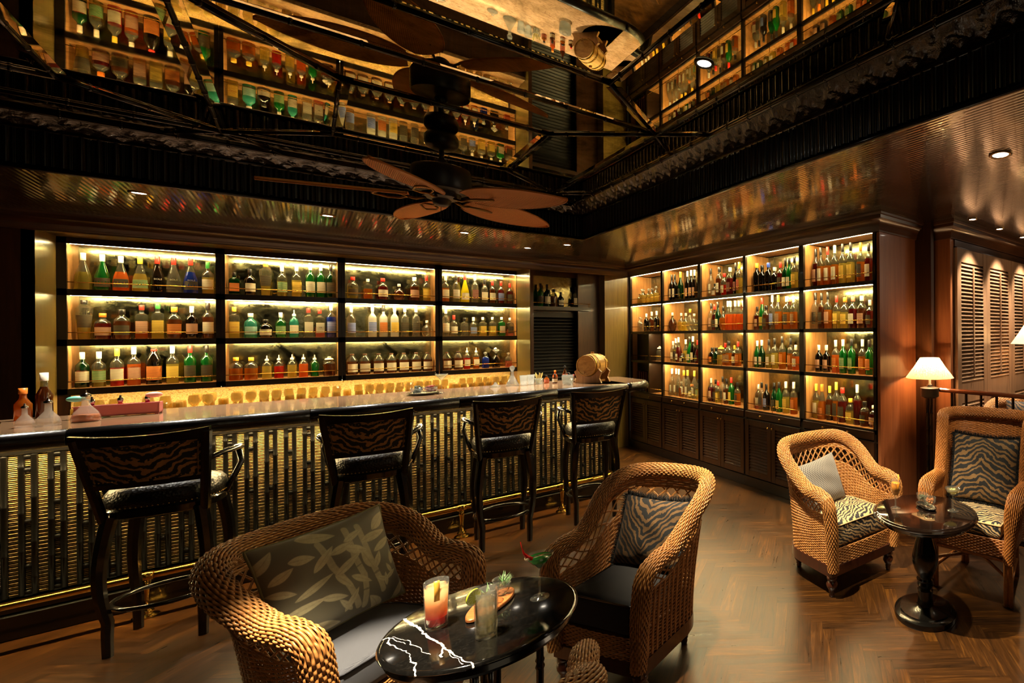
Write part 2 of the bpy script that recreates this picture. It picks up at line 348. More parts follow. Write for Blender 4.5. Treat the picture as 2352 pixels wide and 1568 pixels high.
def pillow(name, w, h, th, mat, label, loc, mtx, group=None, nu=70, nv=50, uvm=None, cat='cushion'):
    """scatter cushion lying in its local xy plane"""
    def f(side):
        def g(a, b):
            x, y = a * 2 - 1, b * 2 - 1
            pin = 1 - .07 * (1 - abs(x) ** 2) * abs(y) ** 3; pin2 = 1 - .07 * (1 - abs(y) ** 2) * abs(x) ** 3
            z = th / 2 * ((1 - abs(x) ** 2.6) ** .55) * ((1 - abs(y) ** 2.6) ** .55)
            z += .006 * math.sin(7 * x + 3 * y) * math.sin(5 * y - 2 * x) * (1 - x * x) * (1 - y * y)
            return (x * w / 2 * pin2, y * h / 2 * pin, side * z)
        return g
    mb = MB(); mb.grid(f(1), nu, nv); m2 = MB(); m2.grid(f(-1), nu, nv); mb.add(m2.v, [q[::-1] for q in m2.f])
    o = mb.build(name, mat, None, True); uvset(o.data, lambda co: np.stack([co[:, 0] / w + .5, co[:, 1] / w + .5 * h / w], 1) if uvm is None else np.stack([co[:, 0] / w + .5, co[:, 1] / h + .5], 1))
    o.matrix_world = Matrix.Translation(loc) @ mtx
    tag(o, label, cat, group); return o
def fringe(parent, w, h, n=2600, ln=.036):
    mb = MB(); rnd = random.Random(3)
    for i in range(n):
        t = i / n * 4; k = int(t); f = (t - k) * 2 - 1
        x, y = [(f, -1), (1, f), (-f, 1), (-1, -f)][k]; pin = 1 - .07 * (1 - f * f)
        px, py = (x * w / 2 * (pin if k % 2 else 1), y * h / 2 * (pin if k % 2 == 0 else 1))
        d = Vector((x if k % 2 else f * .2, y if k % 2 == 0 else f * .2, 0)).normalized(); d += Vector((rnd.uniform(-.6, .6), rnd.uniform(-.6, .6), rnd.uniform(-.7, .7))); d.normalize()
        p = Vector((px, py, 0)) - d * .004; s = Vector((-d.y, d.x, 0)) * .0026; e = p + d * ln * rnd.uniform(.5, 1.2)
        mb.add([p + s, p - s, p + Vector((0, 0, .003)), e], [(0, 1, 3), (1, 2, 3), (2, 0, 3)])
    return mb.build('fringe', M['fringe'], parent)

# ---------------------------------------------------------------- wicker armchairs
def wicker_chair(root, w=.62, d=.60, z0=.20, ha=.66, hb=.90, flare=.05, lean=.13, roll=.042, rows=58, mat='wicker', openwork=True, ribs=False, cush=None, cushz=.43, wing=False, legs='turned', rnd=.8):
    a = w / 2; nose = -d / 2; yb = d / 2 - a * .86
    plan = [(a, nose)] + [(a, nose + (yb - nose) * k / 8) for k in range(1, 8)]
    for k in range(33):
        ph = PI * k / 32; c, s_ = math.cos(ph), math.sin(ph)
        plan.append((a * math.copysign(abs(c) ** rnd, c), yb + a * .86 * s_ ** rnd))
    plan += [(-a, nose + (yb - nose) * k / 8) for k in range(7, 0, -1)] + [(-a, nose)]
    NS = 364
    P, L = resample(plan, NS); s = np.linspace(0, 1, NS); u = np.abs(2 * s - 1)
    T = np.gradient(P, axis=0); T /= np.linalg.norm(T, axis=1, keepdims=True); N = np.stack([T[:, 1], -T[:, 0]], 1)
    for _ in range(6): N[1:-1] = (N[:-2] + N[1:-1] + N[2:]) / 3
    N /= np.linalg.norm(N, axis=1, keepdims=True)
    if wing: h = ha + (hb - ha) * sm(-u, -.66, -.50); lean_s = flare + (lean - flare) * sm(-u, -.62, -.3)
    else: h = ha + (hb - ha) * sm(-u, -.80, -.26); lean_s = flare + (lean - flare) * sm(-u, -.75, -.2)
    h = h - .02 * sm(u, .86, 1.)
    def surf(t, off=0.):
        z = z0 + t * (h - z0); o = lean_s * t ** 1.6 + off
        return np.stack([P[:, 0] + N[:, 0] * o, P[:, 1] + N[:, 1] * o, z], 1)
    N3 = np.stack([N[:, 0], N[:, 1], 0 * s], 1)
    stake = .022 if not ribs else .034; ns = int(L / stake); ph = s * ns * PI; parts = []
    amp = .0030 if not wing else .0016
    ow = (.70, .85) if openwork else (2, 3)
    ts = [t for t in np.linspace(.005, .985, rows) if not (ow[0] < t < ow[1])]
    dz = (h - z0) / rows
    Pm = []; Rb = []
    for k, t in enumerate(ts): Pm.append(surf(t, 0) + N3 * (amp * np.cos(ph + PI * k))[:, None]); Rb.append(dz * .53)
    parts.append(strands(np.array(Pm), np.broadcast_to(N3, (len(ts), NS, 3)), .0030, np.array(Rb), 5))
    # stakes
    idx = np.unique(np.linspace(1, NS - 2, ns).astype(int)); tt = np.linspace(0, 1, 14)
    S = np.array([surf(t) for t in tt])
    if ribs:
        keep = tt <= ow[0] + .01; St = np.array([surf(t, .004) for t in np.linspace(0, ow[0], 12)])
        parts.append(strands(np.transpose(St[:, idx], (1, 0, 2)), np.broadcast_to(N3[idx][:, None], (len(idx), 12, 3)), .0065, .0075, 7))
    for ta, tb_ in (((0, ow[0]), (ow[1], 1)) if openwork else ((0, 1),)):
        S = np.array([surf(t) for t in np.linspace(ta, tb_, 12)])
        parts.append(strands(np.transpose(S[:, idx], (1, 0, 2)), np.broadcast_to(N3[idx][:, None], (len(idx), 12, 3)), .0028, .003, 4))
    if openwork:
        for sg in (1, -1):
            t4 = np.linspace(ow[0] - .01, ow[1] + .01, 7); k4 = np.linspace(-1, 1, 7) * sg * NS / ns * 1.7
            X = []; G = []
            for j in range(0, ns, 2):
                for dd in (0, 1.6):
                    ii = np.clip((j + .5) * NS / ns + k4 + dd, 0, NS - 1); i0 = np.floor(ii).astype(int); i1 = np.minimum(i0 + 1, NS - 1); f = (ii - i0)[:, None]
                    Sa = np.array([surf(t, .002 * sg) for t in t4]) if j == 0 and dd == 0 else Sa
                    X.append(Sa[np.arange(7), i0] * (1 - f) + Sa[np.arange(7), i1] * f); G.append(N3[i0])
            parts.append(strands(np.array(X), np.array(G), .0026, .0026, 4))
        for t in (ow[0] - .004, ow[1] + .004):
            parts.append(strands(surf(t, .003)[None], N3[None], .005, .005, 6))
    np_mesh('woven_shell', *joinVF(parts), M[mat], root)
    # rolled rim: front post up, along the arm, round the back
    top = surf(1.0, 0.); top[:, 2] -= roll * .35
    zf = np.linspace(z0 - .02, top[0, 2] - .045, 14)
    A = [(top[0, 0] + (N[0, 0] * -flare) * (1 - ((z - z0) / (h[0] - z0))), top[0, 1] - .014 - .012 * math.sin(PI * max(0, (z - z0) / (h[0] - z0))), z) for z in zf]
    B_ = [(top[-1, 0] + (N[-1, 0] * -flare) * (1 - ((z - z0) / (h[-1] - z0))), top[-1, 1] - .014 - .012 * math.sin(PI * max(0, (z - z0) / (h[-1] - z0))), z) for z in zf]
    path = np.array(A + [tuple(q) for q in top[2:-2]] + B_[::-1])
    path, RL = resample(path, 700)
    for _ in range(10): path[1:-1] = (path[:-2] + path[1:-1] + path[2:]) / 3
    path, RL = resample(path, 760)
    T3 = np.gradient(path, axis=0); T3 /= np.linalg.norm(T3, axis=1, keepdims=True)
    out = np.stack([path[:, 0] * 1.0, (path[:, 1] - (yb if yb > 0 else 0)) * (path[:, 1] > yb), 0 * path[:, 0]], 1)
    out /= np.linalg.norm(out, axis=1, keepdims=True) + 1e-9
    Bn = np.cross(T3, out); Bn /= np.linalg.norm(Bn, axis=1, keepdims=True); Nn = np.cross(Bn, T3)
    q = np.linspace(0, 1, 760); rr = roll * (1 + .12 * np.sin(PI * q)); post = sm(np.abs(2 * q - 1), .80, .92); rr = rr * (1 - .12 * post)
    if wing: rr = rr * (1 + .35 * sm(np.abs(2 * q - 1), .66, .74) * (1 - post))
    K = 28; st = .017 if not wing else .012; pr = q * RL / st * PI; X = []; G = []; am = .0026 if not wing else .0016
    for k in range(K):
        an = 2 * PI * k / K; dirn = Nn * math.cos(an) + Bn * math.sin(an)
        X.append(path + dirn * (rr + am * np.cos(pr + PI * k))[:, None]); G.append(dirn)
    V, F = strands(np.array(X), np.array(G), .0030, roll * PI / K * 1.05, 5)
    core = MB(); cp = path[::8]; core.tube([tuple(p) for p in cp] + [tuple(path[-1])], [float(r) - .004 for r in rr[::8]] + [float(rr[-1]) - .004], 12)
    ro = np_mesh('rolled_rim', V, F, M[mat], root); core.build('rim_core', M['wickerd'], ro, True)
    # front apron and seat deck
    fx = np.linspace(-a, a, 80); rowz = np.arange(z0 + .003, z0 + .11, .009); npz = len(rowz)
    X = np.array([np.stack([fx, nose - .012 * np.cos(fx / a * PI / 2) + .0026 * np.cos(fx / .02 * PI + k * PI), np.full(80, z)], 1) for k, z in enumerate(rowz)])
    G = np.broadcast_to(np.array([0, -1., 0]), X.shape); ap = strands(X, G, .003, .0048, 5); np_mesh('front_apron', *ap, M[mat], root)
    dk = MB(); inner = [(x * .93, y * .93 if y > 0 else y) for x, y in P[::8]]; n = len(inner)
    dk.add([(x, y, z0 + .02) for x, y in inner] + [(x, y, z0 + .1) for x, y in inner], [tuple(range(n)), tuple(range(2 * n - 1, n - 1, -1))] + [(i, (i + 1) % n, n + (i + 1) % n, n + i) for i in range(n)])
    dk.build('seat_deck', M['wickerd'], root)
    if legs == 'turned':
        fr = MB(); Q = P[::6]; o1 = [(x + n_[0] * .012, y + n_[1] * .012) for (x, y), n_ in zip(Q, N[::6])]; o0 = [(x - n_[0] * .03, y - n_[1] * .03) for (x, y), n_ in zip(Q, N[::6])]
        m = len(Q)
        vs = [(x, y, z) for z in (z0 - .065, z0 + .004) for x, y in o1] + [(x, y, z) for z in (z0 - .065, z0 + .004) for x, y in o0]
        fs = [(i, i + 1, m + i + 1, m + i) for i in range(m - 1)] + [(2 * m + i + 1, 2 * m + i, 3 * m + i, 3 * m + i + 1) for i in range(m - 1)] + [(m + i, m + i + 1, 3 * m + i + 1, 3 * m + i) for i in range(m - 1)] + [(i + 1, i, 2 * m + i, 2 * m + i + 1) for i in range(m - 1)] + [(0, m, 3 * m, 2 * m), (m - 1, 3 * m - 1, 4 * m - 1, 2 * m - 1)]
        fr.add(vs, fs); fr.box((-a - .012, nose - .016, z0 - .065), (a + .012, nose + .02, z0 + .004), bev=.004); fr.build('base_frame', M['legwood'], root)
        prof = [(.034, z0 - .06), (.034, z0 - .085), (.022, z0 - .09), (.026, z0 - .098), (.038, z0 - .115), (.036, z0 - .13), (.024, z0 - .152), (.018, z0 - .158), (.022, z0 - .166), (.016, z0 - .175), (.019, z0 - .185), (.014, 0.)]
        for x, y in ((a - .02, nose + .02), (-a + .02, nose + .02), (a * .62, d / 2 - .06), (-a * .62, d / 2 - .06)):
            MB().lathe(prof[::-1], 18, (x, y, 0)).build('leg', M['legwood'], root, True)
    else:
        for x, y in ((a - .01, nose + .01), (-a + .01, nose + .01), (a * .7, d / 2 - .07), (-a * .7, d / 2 - .07)):
            m = MB()
            for ox in (-.014, .014): m.tube([(x + ox, y, 0), (x + ox, y, z0 + .03)], .016, 10)
            m.build('leg', M['rattan'], root, True)
        m = MB()
        for x in (a, -a): m.tube([(x, nose + .01, .12), (x * .75, d / 2 - .07, .12)], .012, 8)
        m.tube([(a - .02, nose + .02, .17), (-a * .7, d / 2 - .08, .17)], .011, 8); m.tube([(-a + .02, nose + .02, .19), (a * .7, d / 2 - .08, .19)], .011, 8)
        m.tube([(-a, nose + .01, z0 - .02), (a, nose + .01, z0 - .02)], .014, 8); m.build('stretcher', M['rattan'], root, True)
    if cush:
        ins = .052; pl = []
        for k in range(41):
            ph_ = PI * k / 40; c, s_ = math.cos(ph_), math.sin(ph_)
            pl.append(((a - ins) * math.copysign(abs(c) ** rnd, c), yb + (a * .86 - ins) * s_ ** rnd))
        pl = [(a - ins, nose + .0)] + pl + [(-a + ins, nose + .0)]
        cushion('seat_cushion', root, M[cush], pl, z0 + .1, cushz, M[cush] if cush != 'blackcloth' else M['black'])
    return root
ORD = ['first', 'second', 'third', 'fourth', 'fifth', 'sixth', 'seventh', 'eighth', 'ninth', 'tenth', 'eleventh', 'twelfth']
# ---------------------------------------------------------------- room shell
XL, XRR, YF, YB_ = -3.6, 7.6, -3.0, 7.25
def herringbone():
    L_, W_ = .42, .07; vs, uv, pk = [], [], []; c45 = math.sqrt(.5); rnd = random.Random(5)
    for i in range(-110, 120):
        for j in range(-24, 30):
            for kind in (0, 1):
                # classic herringbone lattice in rotated frame
                bx, by = i * W_ + j * L_, i * W_ - j * L_
                bx, by = (i * W_ + j * (L_), i * W_ - j * L_)
                if kind == 0: x0, y0, x1, y1 = bx, by, bx + L_, by + W_
                else: x0, y0, x1, y1 = bx, by + W_, bx + W_, by + W_ + L_
                cx, cy = (x0 + x1) / 2, (y0 + y1) / 2; wx, wy = (cx - cy) * c45, (cx + cy) * c45
                if not (XL - .3 < wx < XRR + .2 and YF - .2 < wy < 8.3): continue
                e = .0006; q = [(x0 + e, y0 + e), (x1 - e, y0 + e), (x1 - e, y1 - e), (x0 + e, y1 - e)]
                vs += [((x - y) * c45, (x + y) * c45, 0) for x, y in q]
                r = rnd.random(); a = [(x - x0, y - y0) for x, y in q]; a = a if kind == 0 else [(y, x) for x, y in a]
                uv += [(p + cx, t) for p, t in a]; pk += [r] * 4
    n = len(vs) // 4; me = bpy.data.meshes.new('floor'); me.from_pydata(vs, [], [(4 * i, 4 * i + 1, 4 * i + 2, 4 * i + 3) for i in range(n)])
    l = me.uv_layers.new(name='UVMap'); l.data.foreach_set('uv', np.array(uv, np.float32).ravel())
    at = me.attributes.new('plank', 'FLOAT', 'POINT'); at.data.foreach_set('value', np.array(pk, np.float32))
    return me
fl = struct(link(herringbone(), 'floor', None, M['floor']), 'brown herringbone parquet floor', 'floor')
MB().box((XL, YF, -.05), (XRR, 8.3, -.0015)).build('subfloor', M['blackm'], fl)
# soffit with tray opening (tray x -3.4..2.05, y -2..5.44)
TX0, TX1, TY0, TY1 = -3.4, 2.05, -2.0, 5.44
mb = MB()
for a, b in (((XL, TY1), (XRR, 8.3)), ((TX1, YF), (XRR, TY1)), ((XL, YF), (TX0, TY1)), ((TX0, YF), (TX1, TY0))): mb.box((a[0], a[1], ZC), (b[0], b[1], ZC + .04))
struct(mb.build('ceiling', M['soffit']), 'dark glossy reeded lacquer soffit', 'ceiling')
# fascia: vertical half round reeds round the tray
def reeds(mb, x0, y0, x1, y1, z0, z1, nx, ny, pitch=.062, r=.017):
    L_ = math.hypot(x1 - x0, y1 - y0); n = int(L_ / pitch); dx, dy = (x1 - x0) / L_, (y1 - y0) / L_
    for i in range(n):
        c = (i + .5) * pitch; px, py = x0 + dx * c, y0 + dy * c
        for off, rr in ((0, r), (pitch * .36, r * .32), (pitch * .46, r * .32)):
            qx, qy = px + dx * off, py + dy * off; pts = []
            for z in (z0, z1):
                for k in range(6):
                    a = PI * k / 5; pts.append((qx + dx * rr * math.cos(a) + nx * rr * math.sin(a), qy + dy * rr * math.cos(a) + ny * rr * math.sin(a), z))
            mb.add(pts, [(k, k + 1, 7 + k, 6 + k) for k in range(5)])
mb = MB()
for (x0, y0, x1, y1, nx, ny) in ((TX0, TY1, TX1, TY1, 0, -1), (TX1, TY1, TX1, TY0, -1, 0), (TX0, TY0, TX0, TY1, 1, 0), (TX1, TY0, TX0, TY0, 0, 1)):
    mb.quad((x0, y0, ZC), (x1, y1, ZC), (x1, y1, ZM + .05), (x0, y0, ZM + .05)); reeds(mb, x0, y0, x1, y1, ZC + .03, 2.95, nx, ny)
struct(mb.build('trim_1', M['fascia'], smooth=False, auto=50), 'black reeded upstand round the mirrored ceiling', 'trim')
mb = MB()   # bright nosing at the foot of the upstand, and a bead above the reeds
for z, r in ((ZC + .006, .012), (2.955, .012), (2.972, .006)):
    for (x0, y0, x1, y1) in ((TX0, TY1 - .006, TX1, TY1 - .006), (TX1 - .006, TY1, TX1 - .006, TY0), (TX0, TY0, TX0, TY1), (TX1, TY0, TX0, TY0)):
        mb.tube([(x0, y0, z), (x1, y1, z)], r, 8)
struct(mb.build('trim_2', M['black'], smooth=True), 'black nosing beads of the ceiling upstand', 'trim')
# carved frieze, sloping from the upstand to the mirrors
OX0, OX1, OY0, OY1 = TX0 + .19, 1.862, TY0 + .18, 5.262
def frieze(mb, p0, p1, q0, q1, n):
    L_ = math.hypot(p1[0] - p0[0], p1[1] - p0[1])
    def f(a, b):
        s_ = a * L_; x = p0[0] + (p1[0] - p0[0]) * a; y = p0[1] + (p1[1] - p0[1]) * a; X = q0[0] + (q1[0] - q0[0]) * a; Y = q0[1] + (q1[1] - q0[1]) * a
        c = .5 + .22 * math.sin(s_ * 26); d = abs(b - c); v = .009 * math.exp(-(d / .07) ** 2)
        for k in range(3):
            cx = (s_ * 26 / PI + k * .33) % 1 - .5; cy = b - (.25 + .25 * k); v += .010 * max(0, 1 - ((cx / .18) ** 2 + (cy / .13) ** 2)) * (1 + .5 * math.sin(40 * cx + 30 * cy))
        v *= min(1, b * 8, (1 - b) * 8); e = .02 * math.sin(PI * b)
        return (x + (X - x) * b, y + (Y - y) * b, 2.965 + b * .06 - v - e)
    mb.grid(f, n, 22)
mb = MB(); e = .01
frieze(mb, (TX0, TY1 - e), (TX1 - e, TY1 - e), (OX0, OY1), (OX1, OY1), 520); frieze(mb, (TX1 - e, TY1 - e), (TX1 - e, TY0), (OX1, OY1), (OX1, OY0), 560)
frieze(mb, (TX0, TY0), (TX0, TY1 - e), (OX0, OY0), (OX0, OY1), 60); frieze(mb, (TX1 - e, TY0), (TX0, TY0), (OX1, OY0), (OX0, OY0), 60)
struct(mb.build('trim_3', M['frieze'], smooth=True), 'black carved foliage frieze round the ceiling mirrors', 'trim')
# mirrors
mb = MB(); mb.box((TX0, TY0, ZM), (TX1, TY1, ZM + .03)); struct(mb.build('ceiling', M['mirror']), 'smoky antique mirror ceiling', 'ceiling')
gx = [1.604, -.367, -2.338]; gy = [4.975, 3.03, 1.085, -.86]; ins = .495
lines = []; A = lambda a, b, r=.0092: lines.append((a, b, r))
for x in gx: A((x, OY0), (x, gy[0]))
for y in gy: A((OX0, y), (gx[0], y))
for i in range(2):
    for j in range(3):
        x1, x0, y1, y0 = gx[i], gx[i + 1], gy[j], gy[j + 1]; c = [(x0 + ins, y0 + ins), (x1 - ins, y0 + ins), (x1 - ins, y1 - ins * .91), (x0 + ins, y1 - ins * .91)]
        for k in range(4): A(c[k], c[(k + 1) % 4]); A(c[k], [(x0, y0), (x1, y0), (x1, y1), (x0, y1)][k])
for x in gx[1:]: A((x, gy[0]), (x - .27, OY1)); A((x, gy[0]), (x + .27, OY1))
A((gx[0], gy[0]), (OX1, OY1)); A((gx[0], gy[0]), (OX1, gy[0] - .26)); A((gx[0], gy[0]), (gx[0] - .27, OY1))
for y in gy[1:]: A((gx[0], y), (OX1, y + .26)); A((gx[0], y), (OX1, y - .26))
A((OX0, OY1), (OX1, OY1), .013); A((OX1, OY1), (OX1, OY0), .013)
mb = MB(); bv = MB()
for (a, b, r) in lines:
    L_ = math.hypot(b[0] - a[0], b[1] - a[1]); n = max(2, int(L_ / .21)); z = ZM - r
    mb.tube([(a[0], a[1], z), (b[0], b[1], z)], r, 10)
    dx, dy = (b[0] - a[0]) / L_, (b[1] - a[1]) / L_
    for k in range(n):
        t_ = (k + .5) / n * L_; mb.tube([(a[0] + dx * (t_ + w_), a[1] + dy * (t_ + w_), z) for w_ in (-.007, -.0035, .0035, .007)], [r, r * 1.28, r * 1.28, r], 10)
    for sg in (1, -1):      # bevelled mirror margin either side of each rod
        nx, ny = -dy * sg, dx * sg; e0 = .05; p = [(a[0] + dx * e0, a[1] + dy * e0), (b[0] - dx * e0, b[1] - dy * e0)]
        q = [(p[0][0] + nx * .004, p[0][1] + ny * .004, ZM - .0045), (p[1][0] + nx * .004, p[1][1] + ny * .004, ZM - .0045), (p[1][0] + nx * .042, p[1][1] + ny * .042, ZM - .0008), (p[0][0] + nx * .042, p[0][1] + ny * .042, ZM - .0008)]
        bv.quad(*(q if sg < 0 else q[::-1]))
struct(mb.build('trim_4', M['black'], smooth=True), 'black lacquered bamboo rods dividing the mirrored ceiling', 'trim')
struct(bv.build('trim_5', M['mirror']), 'bevelled mirror margins beside the bamboo rods', 'trim')
# cornice profile swept along the walls
def sweep(mb, path, prof):
    n = len(path); D = []
    for i in range(n - 1): v = Vector(path[i + 1]) - Vector(path[i]); v.normalize(); D.append(v)
    rows = []
    for i in range(n):
        a = D[max(i - 1, 0)]; b = D[min(i, n - 2)]; na, nb = Vector((a.y, -a.x)), Vector((b.y, -b.x)); m = (na + nb); m = m / max(m.length_squared, 1e-6) * 2
        rows.append([(path[i][0] + m.x * o, path[i][1] + m.y * o, z) for o, z in prof])
    k = len(prof); mb.add([p for r in rows for p in r], [(i * k + j, (i + 1) * k + j, (i + 1) * k + j + 1, i * k + j + 1) for i in range(n - 1) for j in range(k - 1)])
mb = MB(); cpath = [(XL, 7.25), (3.385, 7.25), (3.385, 2.54), (4.2, 2.54), (4.105, 2.24), (7.6, 2.24)]
cpath = [(XL, 7.25), (3.385, 7.25), (3.385, 2.52), (4.105, 2.52), (4.105, 2.24), (7.6, 2.24)]
cornprof = [(0, 2.565), (.014, 2.568), (.018, 2.585), (.022, 2.59), (.03, 2.62), (.055, 2.655), (.075, 2.665), (.08, 2.69), (.095, 2.695), (.1, 2.71)]
sweep(mb, cpath, cornprof); struct(mb.build('trim_6', M['woodh'], auto=40), 'dark wood crown cornice', 'trim')
# walls
mb = MB(); mb.box((XL - .1, YF, 0), (XL, 8.3, 2.72)); struct(mb.build('wall_left', M['darkwall']), 'dark left wall', 'wall')
mb = MB(); mb.box((XL, YF - .1, 0), (XRR, YF, 2.72)); struct(mb.build('wall_front', M['darkwall']), 'dark wall behind the camera', 'wall')
mb = MB(); mb.box((XRR, YF, 0), (XRR + .1, 2.3, 2.72)); struct(mb.build('wall_far', M['wood']), 'wood panelled wall of the next lounge', 'wall')
mb = MB()
mb.box((XL, 7.25, 0), (-1.50, 7.35, 2.71)); mb.box((XL, 8.2, 0), (3.8, 8.3, 2.71))
mb.box((2.047, 7.25, 0), (2.083, 8.2, 2.71)); mb.box((2.72, 7.45, 0), (3.02, 7.50, 2.71))
mb.box((3.385, 2.54, 0), (3.385 + .02, 2.56, .01)); mb.box((2.083, 7.62, 0), (3.02, 7.68, 2.71)); mb.box((-1.5, 7.25, 2.60), (3.385, 7.30, 2.71))
mb.box((3.36, 7.25, 0), (3.385, 7.35, 2.71))
struct(mb.build('wall_back', M['wood']), 'dark walnut back wall with alcove and door recess', 'wall')
mb = MB(); mb.box((-1.54, 7.25, 0), (-1.5, 7.84, 2.6)); mb.box((2.043, 7.26, 0), (2.047, 7.84, 2.6)); mb.box((-1.5, 7.3, 2.60), (2.047, 7.84, 2.62)); mb.box((3.02, 7.25, 0), (3.36, 7.35, 2.6)); mb.box((3.02, 7.35, 0), (3.06, 7.62, 2.6))
struct(mb.build('wall_alcove', M['goldwood']), 'satin gold veneered alcove linings and pilaster', 'wall')
mb = MB(); mb.box((3.42, 2.52, 0), (4.125, 2.6, 2.71)); mb.box((4.105, 2.24, 0), (4.17, 2.6, 2.71)); mb.box((3.385, 2.515, 0), (3.43, 2.56, 2.71))
struct(mb.build('wall_side', M['panel']), 'reddish brown veneered wall return beside the shelving', 'wall')
mb = MB(); mb.box((4.11, 2.27, 0), (7.6, 2.35, 2.71)); mb.box((3.95, 2.35, 0), (4.0, 8.3, 2.71)); struct(mb.build('wall_right', M['wood']), 'panelled wall behind the louvred doors', 'wall')
mb = MB(); mb.box((4.17, 2.225, 2.50), (7.6, 2.24, 2.56)); mb.tube([(4.18, 2.215, 2.49), (7.6, 2.215, 2.49)], .008, 8); struct(mb.build('trim_7', M['woodh']), 'wood header moulding over the louvred doors', 'trim')
# louvred doors of the lounge wall
def louvre_panel(mb, ax, p, a0, a1, z0, z1, pitch, depth, sgn=-1, th=.006, tilt=.9):
    """slats running along axis ax ('x' or 'y') at plane p"""
    n = int((z1 - z0) / pitch)
    for i in range(n):
        z = z0 + (i + .5) * (z1 - z0) / n; dz = pitch * tilt / 2
        q = [(p + sgn * depth / 2, z - dz), (p - sgn * depth / 2, z + dz), (p - sgn * depth / 2, z + dz + th), (p + sgn * depth / 2, z - dz + th)]
        vs = [((a, y, zz) if ax == 'x' else (y, a, zz)) for a in (a0, a1) for y, zz in q]
        mb.add(vs, [(0, 1, 2, 3), (7, 6, 5, 4)] + [(k, (k + 1) % 4, 4 + (k + 1) % 4, 4 + k) for k in range(4)])
for k, x0 in enumerate((4.175, 4.80, 5.43, 6.06)):
    x1 = x0 + .62; fr = MB(); st_ = .085 if k else .06
    fr.box((x0, 2.205, 0), (x0 + .075, 2.245, 2.49), bev=.004); fr.box((x1 - .075, 2.205, 0), (x1, 2.245, 2.49), bev=.004)
    for z0, z1 in ((0, .16), (1.02, 1.22), (2.36, 2.49)): fr.box((x0 + .07, 2.208, z0), (x1 - .07, 2.242, z1), bev=.003)
    d_ = struct(fr.build('door_%d' % (k + 1), M['door']), '%s tall louvred wooden door of the lounge wall, counted from the pilaster' % ['first', 'second', 'third', 'fourth'][k], 'door')
    for z0, z1 in ((.16, 1.02), (1.22, 2.36)):
        lv = MB(); louvre_panel(lv, 'x', 2.222, x0 + .075, x1 - .075, z0, z1, .036, .034); lv.build('louvre_panel', M['door'], d_)
        MB().box(((x0 + x1) / 2 - .006, 2.188, z0 + .04), ((x0 + x1) / 2 + .006, 2.200, z1 - .04)).build('tilt_rod', M['door'], d_)
# door in the back recess
fr = MB(); fr.box((2.10, 7.58, 0), (2.17, 7.62, 2.02)); fr.box((2.84, 7.58, 0), (2.92, 7.62, 2.02)); fr.box((2.17, 7.58, 1.95), (2.84, 7.62, 2.02)); fr.box((2.17, 7.58, 0), (2.84, 7.62, .2))
d_ = struct(fr.build('door_5', M['blackm']), 'dark louvred service door in the recess behind the bar', 'door'); lv = MB(); louvre_panel(lv, 'x', 7.60, 2.17, 2.84, .2, 1.95, .045, .03); lv.build('louvre_panel', M['blackm'], d_)
MB().box((2.86, 7.56, .98), (2.88, 7.585, 1.12)).build('door_handle', M['dullbrass'], d_)
s_ = empty('wall_shelf', (2.5, 7.46, 2.07), 0, 'dark wall shelf above the louvred service door', 'shelf')
MB().box((-.42, -.14, -.03), (.35, .15, .02)).build('shelf_board', M['shelfdark'], s_)
MB().box((-.42, .145, .02), (.35, .15, .46)).build('mirror_back', M['backmirror'], s_)
g = MB(); g.tube([(-.42, -.12, .07), (.35, -.12, .07)], .004, 8); [g.tube([(x, -.12, .02), (x, -.12, .07)], .003, 6) for x in (-.4, 0, .33)]; g.build('gallery_rail', M['brass'], s_)
# downlight trims and lenses
def downlight(x, y, z, label, r=.045, power=True, group=None):
    o = empty('downlight', (x, y, z), 0, label, 'downlight', group)
    MB().lathe([(r * .72, -.001), (r * .76, -.006), (r, -.007), (r * 1.08, -.003), (r * 1.08, 0)], 28, caps=False).build('trim_ring', M['dullbrass'] if z < 3 else M['blackm'], o, True)
    MB().lathe([(r * .74, -.002), (.0005, -.002)], 24, caps=False).build('lens', M['lampglow'], o)
    return o
for k, (x, y) in enumerate(((-.79, 5.79), (.133, 5.8), (1.076, 5.84), (2.02, 5.84), (1.77, 6.36))):
    downlight(x, y, ZC, ['bright recessed downlight over the left end of the bar', 'bright recessed downlight in the soffit left of the fan hub', 'bright recessed downlight in the soffit right of the fan hub', 'small round downlight nearest the corner of the soffit', 'round downlight set deeper in the soffit than its row'][k])
downlight(2.727, 1.166, ZC, 'recessed round ceiling light over the wingback chair', .06)
for k, x in enumerate((4.115, 4.69, 5.28)): downlight(x, 2.07 - .05, ZC, '%s recessed downlight washing the louvred doors' % ['leftmost', 'middle', 'rightmost'][k], .04)
for k, (x, y, *_r) in enumerate(SPOTS):
    o = downlight(x, y, ZM - .001, ['round spotlight glaring in the mirrored ceiling toward the right', 'round spotlight in the mirrored ceiling above the left armchair'][k], .045)

